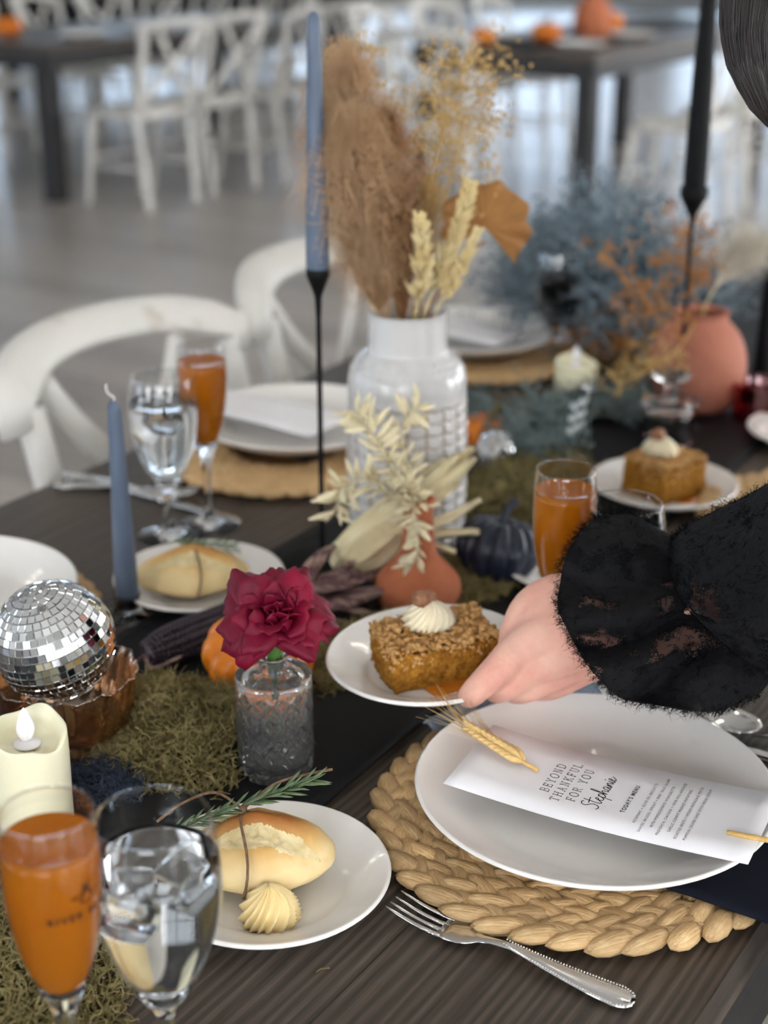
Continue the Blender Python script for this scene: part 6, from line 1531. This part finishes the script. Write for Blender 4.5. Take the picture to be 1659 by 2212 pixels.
# lace sleeve: two lines of the photograph's cloth, given front and back halves with real depth
def curve_of(pts, n):
    c = crom([Vector((p[0], p[1], p[2])) for p in pts], 8); out = []
    for i in range(n + 1):
        f = i / n * (len(c) - 1); k = min(int(f), len(c) - 2); out.append(c[k].lerp(c[k + 1], f - k))
    return out
NS = 60
def tube_between(lines, amps, nv, ruf, seed, n=NS):
    # lines: open edge curves (px, py, depth) from the upper to the lower outline; amps: half thickness at mid height
    L = [curve_of(l, n) for l in lines]; N = len(L)
    def at_b(i, b):
        cs = [l[i] for l in L]; c = crom(cs, nv); f = b * (len(c) - 1); k = min(int(f), len(c) - 2); return c[k].lerp(c[k + 1], f - k)
    def amp(b):
        f = b * (N - 1); k = min(int(f), N - 2); return lerp(amps[k], amps[k + 1], f - k)
    def f(a, b):
        front = a < 0.5; s_ = 2 * a if front else 2 - 2 * a
        i = s_ * n; k = min(int(i), n - 1); p = at_b(k, b).lerp(at_b(k + 1, b), i - k)
        d = amp(b) * math.sin(pi * s_) ** 0.7 * (-1 if front else 1)
        d += ruf * (0.15 + b) * math.sin(s_ * 26 + seed + 2 * b) * math.sin(pi * s_) + 0.004 * nz((s_ * 7, b * 4, seed + (0 if front else 9)))
        j = 2.5 * math.sin(s_ * 31 + seed) * b
        return pt(p.x + j, p.y + j, p.z + d)
    return f
hem = [(1275, 1122, D + 0.01), (1228, 1195, D + 0.0), (1203, 1288, D - 0.002), (1228, 1365, D - 0.004), (1262, 1425, D - 0.008), (1330, 1500, D - 0.012), (1430, 1526, D - 0.02), (1560, 1534, D - 0.035), (1640, 1496, D - 0.04)]
mid = [(1360, 1112, D + 0.005), (1330, 1190, D), (1320, 1280, D - 0.004), (1340, 1350, D - 0.008), (1370, 1390, D - 0.01), (1420, 1425, D - 0.016), (1490, 1440, D - 0.022), (1590, 1445, D - 0.036), (1690, 1440, D - 0.045)]
gat = [(1485, 1178, D - 0.004), (1482, 1205, D - 0.006), (1484, 1240, D - 0.01), (1495, 1275, D - 0.014), (1515, 1305, D - 0.02), (1550, 1330, D - 0.026), (1600, 1350, D - 0.034), (1680, 1370, D - 0.044), (1760, 1380, D - 0.05)]
cuff_f = tube_between([gat, mid, hem], [0.024, 0.052, 0.060], 8, 0.017, 1.0)
Q = MB(); Q.sheet(cuff_f, 150, 22, 0.0010); wchild(Q.build('cuff', MT['lace']))
up1 = [(1500, 1128, D - 0.01), (1490, 1180, D - 0.014), (1490, 1250, D - 0.02), (1510, 1320, D - 0.03), (1560, 1380, D - 0.04), (1650, 1450, D - 0.05), (1740, 1480, D - 0.055)]
up2 = [(1600, 1078, D - 0.03), (1590, 1160, D - 0.034), (1595, 1260, D - 0.04), (1620, 1350, D - 0.05), (1680, 1420, D - 0.06), (1760, 1480, D - 0.065), (1830, 1490, D - 0.07)]
up3 = [(1770, 1005, D - 0.09), (1780, 1100, D - 0.09), (1800, 1200, D - 0.09), (1830, 1300, D - 0.09), (1870, 1390, D - 0.09), (1910, 1450, D - 0.09), (1950, 1480, D - 0.09)]
def cut(x0, y0, x1, y1, d): return [(lerp(x0, x1, k / 6), lerp(y0, y1, k / 6), d) for k in range(7)]
up4 = cut(2060, 1010, 2160, 1480, D - 0.13); up5 = cut(2310, 1030, 2560, 1450, D - 0.17); up6 = cut(2450, 810, 2800, 970, D - 0.165); up7 = cut(2620, 420, 3010, 610, D - 0.155)
gat2 = [(1452, 1166, D - 0.004), (1450, 1205, D - 0.008), (1452, 1240, D - 0.012), (1465, 1278, D - 0.018), (1495, 1318, D - 0.026), (1555, 1365, D - 0.036), (1690, 1420, D - 0.048)]
slv_f = tube_between([gat2, up1, up2, up3, up4, up5, up6, up7], [0.034, 0.060, 0.070, 0.078, 0.08, 0.08, 0.078, 0.085], 8, 0.010, 4.0)
S = MB(); S.sheet(slv_f, 150, 70, 0.0010); wchild(S.build('sleeve', MT['lace']))
fr = MB(); rr = random.Random(77)
def edge(p, d, n=3, L=0.006):
    for k in range(n):
        q = p + Vector((rr.gauss(0, 1), rr.gauss(0, 1), rr.gauss(0, 1))) * 0.001; e = (d + Vector((rr.gauss(0, 0.6), rr.gauss(0, 0.6), rr.gauss(0, 0.6)))).normalized(); l = L * rr.uniform(0.3, 1.2)
        w = Vector((rr.gauss(0, 1), rr.gauss(0, 1), rr.gauss(0, 1))) * 0.0018
        fr.strand([q, q + e * l * 0.35 + w, q + e * l * 0.7 - w * 0.6, q + e * l + w], 0.00026)
for k in range(220):
    a = k / 220; p = cuff_f(a, 1.0); d = (p - cuff_f(a, 0.85)).normalized(); edge(p, d, 4, 0.0065)
for k in range(900):                                   # eyelash threads standing off the cloth
    a = rr.uniform(0.02, 0.48); b = rr.random(); f = cuff_f if k % 2 else slv_f
    if f is slv_f: b *= 0.34
    p = f(a, b); e = 0.01; du = f(min(a + e, 0.5), b) - p; dv = f(a, min(b + e, 1.0)) - p; nn = du.cross(dv)
    if nn.length < 1e-9: continue
    nn.normalize(); nn = nn if nn.y < 0 else -nn
    edge(p + nn * 0.0006, nn * 0.35 + du.normalized() * rr.gauss(0, 0.7) + dv.normalized() * rr.gauss(0, 0.7), 2, 0.005)
for k in range(60):
    edge(cuff_f(0.5 * rr.random(), 0.02), Vector((-0.5, -0.2, 0.6)), 2, 0.006); edge(slv_f(0.01 * rr.random(), k / 60 * 0.4), Vector((-0.3, 0, 1)), 4, 0.006); edge(cuff_f(0.0, 0.3 + 0.7 * k / 60), Vector((-0.1, 0, 1)), 3, 0.007)
o = wchild(fr.build('frayed_threads', MT['black_cloth'])); o['kind'] = 'stuff'
# hair: a smooth dark mass with loose strands falling beside the face
hr = MB(); rr = random.Random(78)
hr.ell(head_c + Vector((0.018, 0, 0.02)), (0.102, 0.090, 0.115), 32, 20, Euler((0, -0.5, 0)).to_matrix())
Dh = 1.10
lock = [(2130, -600, -0.06, 170), (2030, -560, -0.085, 215), (1900, -440, -0.085, 205), (1780, -270, -0.05, 170), (1700, -90, -0.015, 132), (1668, 60, -0.01, 108), (1672, 150, -0.01, 95), (1690, 230, -0.008, 72), (1715, 290, -0.004, 40), (1740, 325, 0, 12)]
def lock_pt(b, th, k=1.0):
    i = b * (len(lock) - 1); j = min(int(i), len(lock) - 2); f = i - j; x, y, d, r = (lerp(lock[j][q], lock[j + 1][q], f) for q in range(4))
    c = pt(x, y, Dh + d); w = r * Dh / F_PX * k
    return c + ux * (math.cos(th) * w) + Vector((0, 1, 0)) * (math.sin(th) * w * 0.8)
hr.grid(lambda a, b: lock_pt(b, 2 * pi * a, 1 + 0.02 * math.sin(23 * 2 * pi * a)), 92, 40, closed_u=True)
for k in range(1100):
    th = rr.uniform(0, 2 * pi); b0 = rr.uniform(0.15, 0.6); kk = rr.uniform(0.98, 1.05); L = rr.uniform(0.25, 0.5); ph = rr.uniform(0, 6)
    hr.strand([lock_pt(min(1, b0 + L * s / 7), th + 0.10 * s / 7 * math.sin(ph) + (1 - kk) * s * 0.1, kk) for s in range(8)], 0.0006)
wchild(hr.build('hair', MT['hair']))
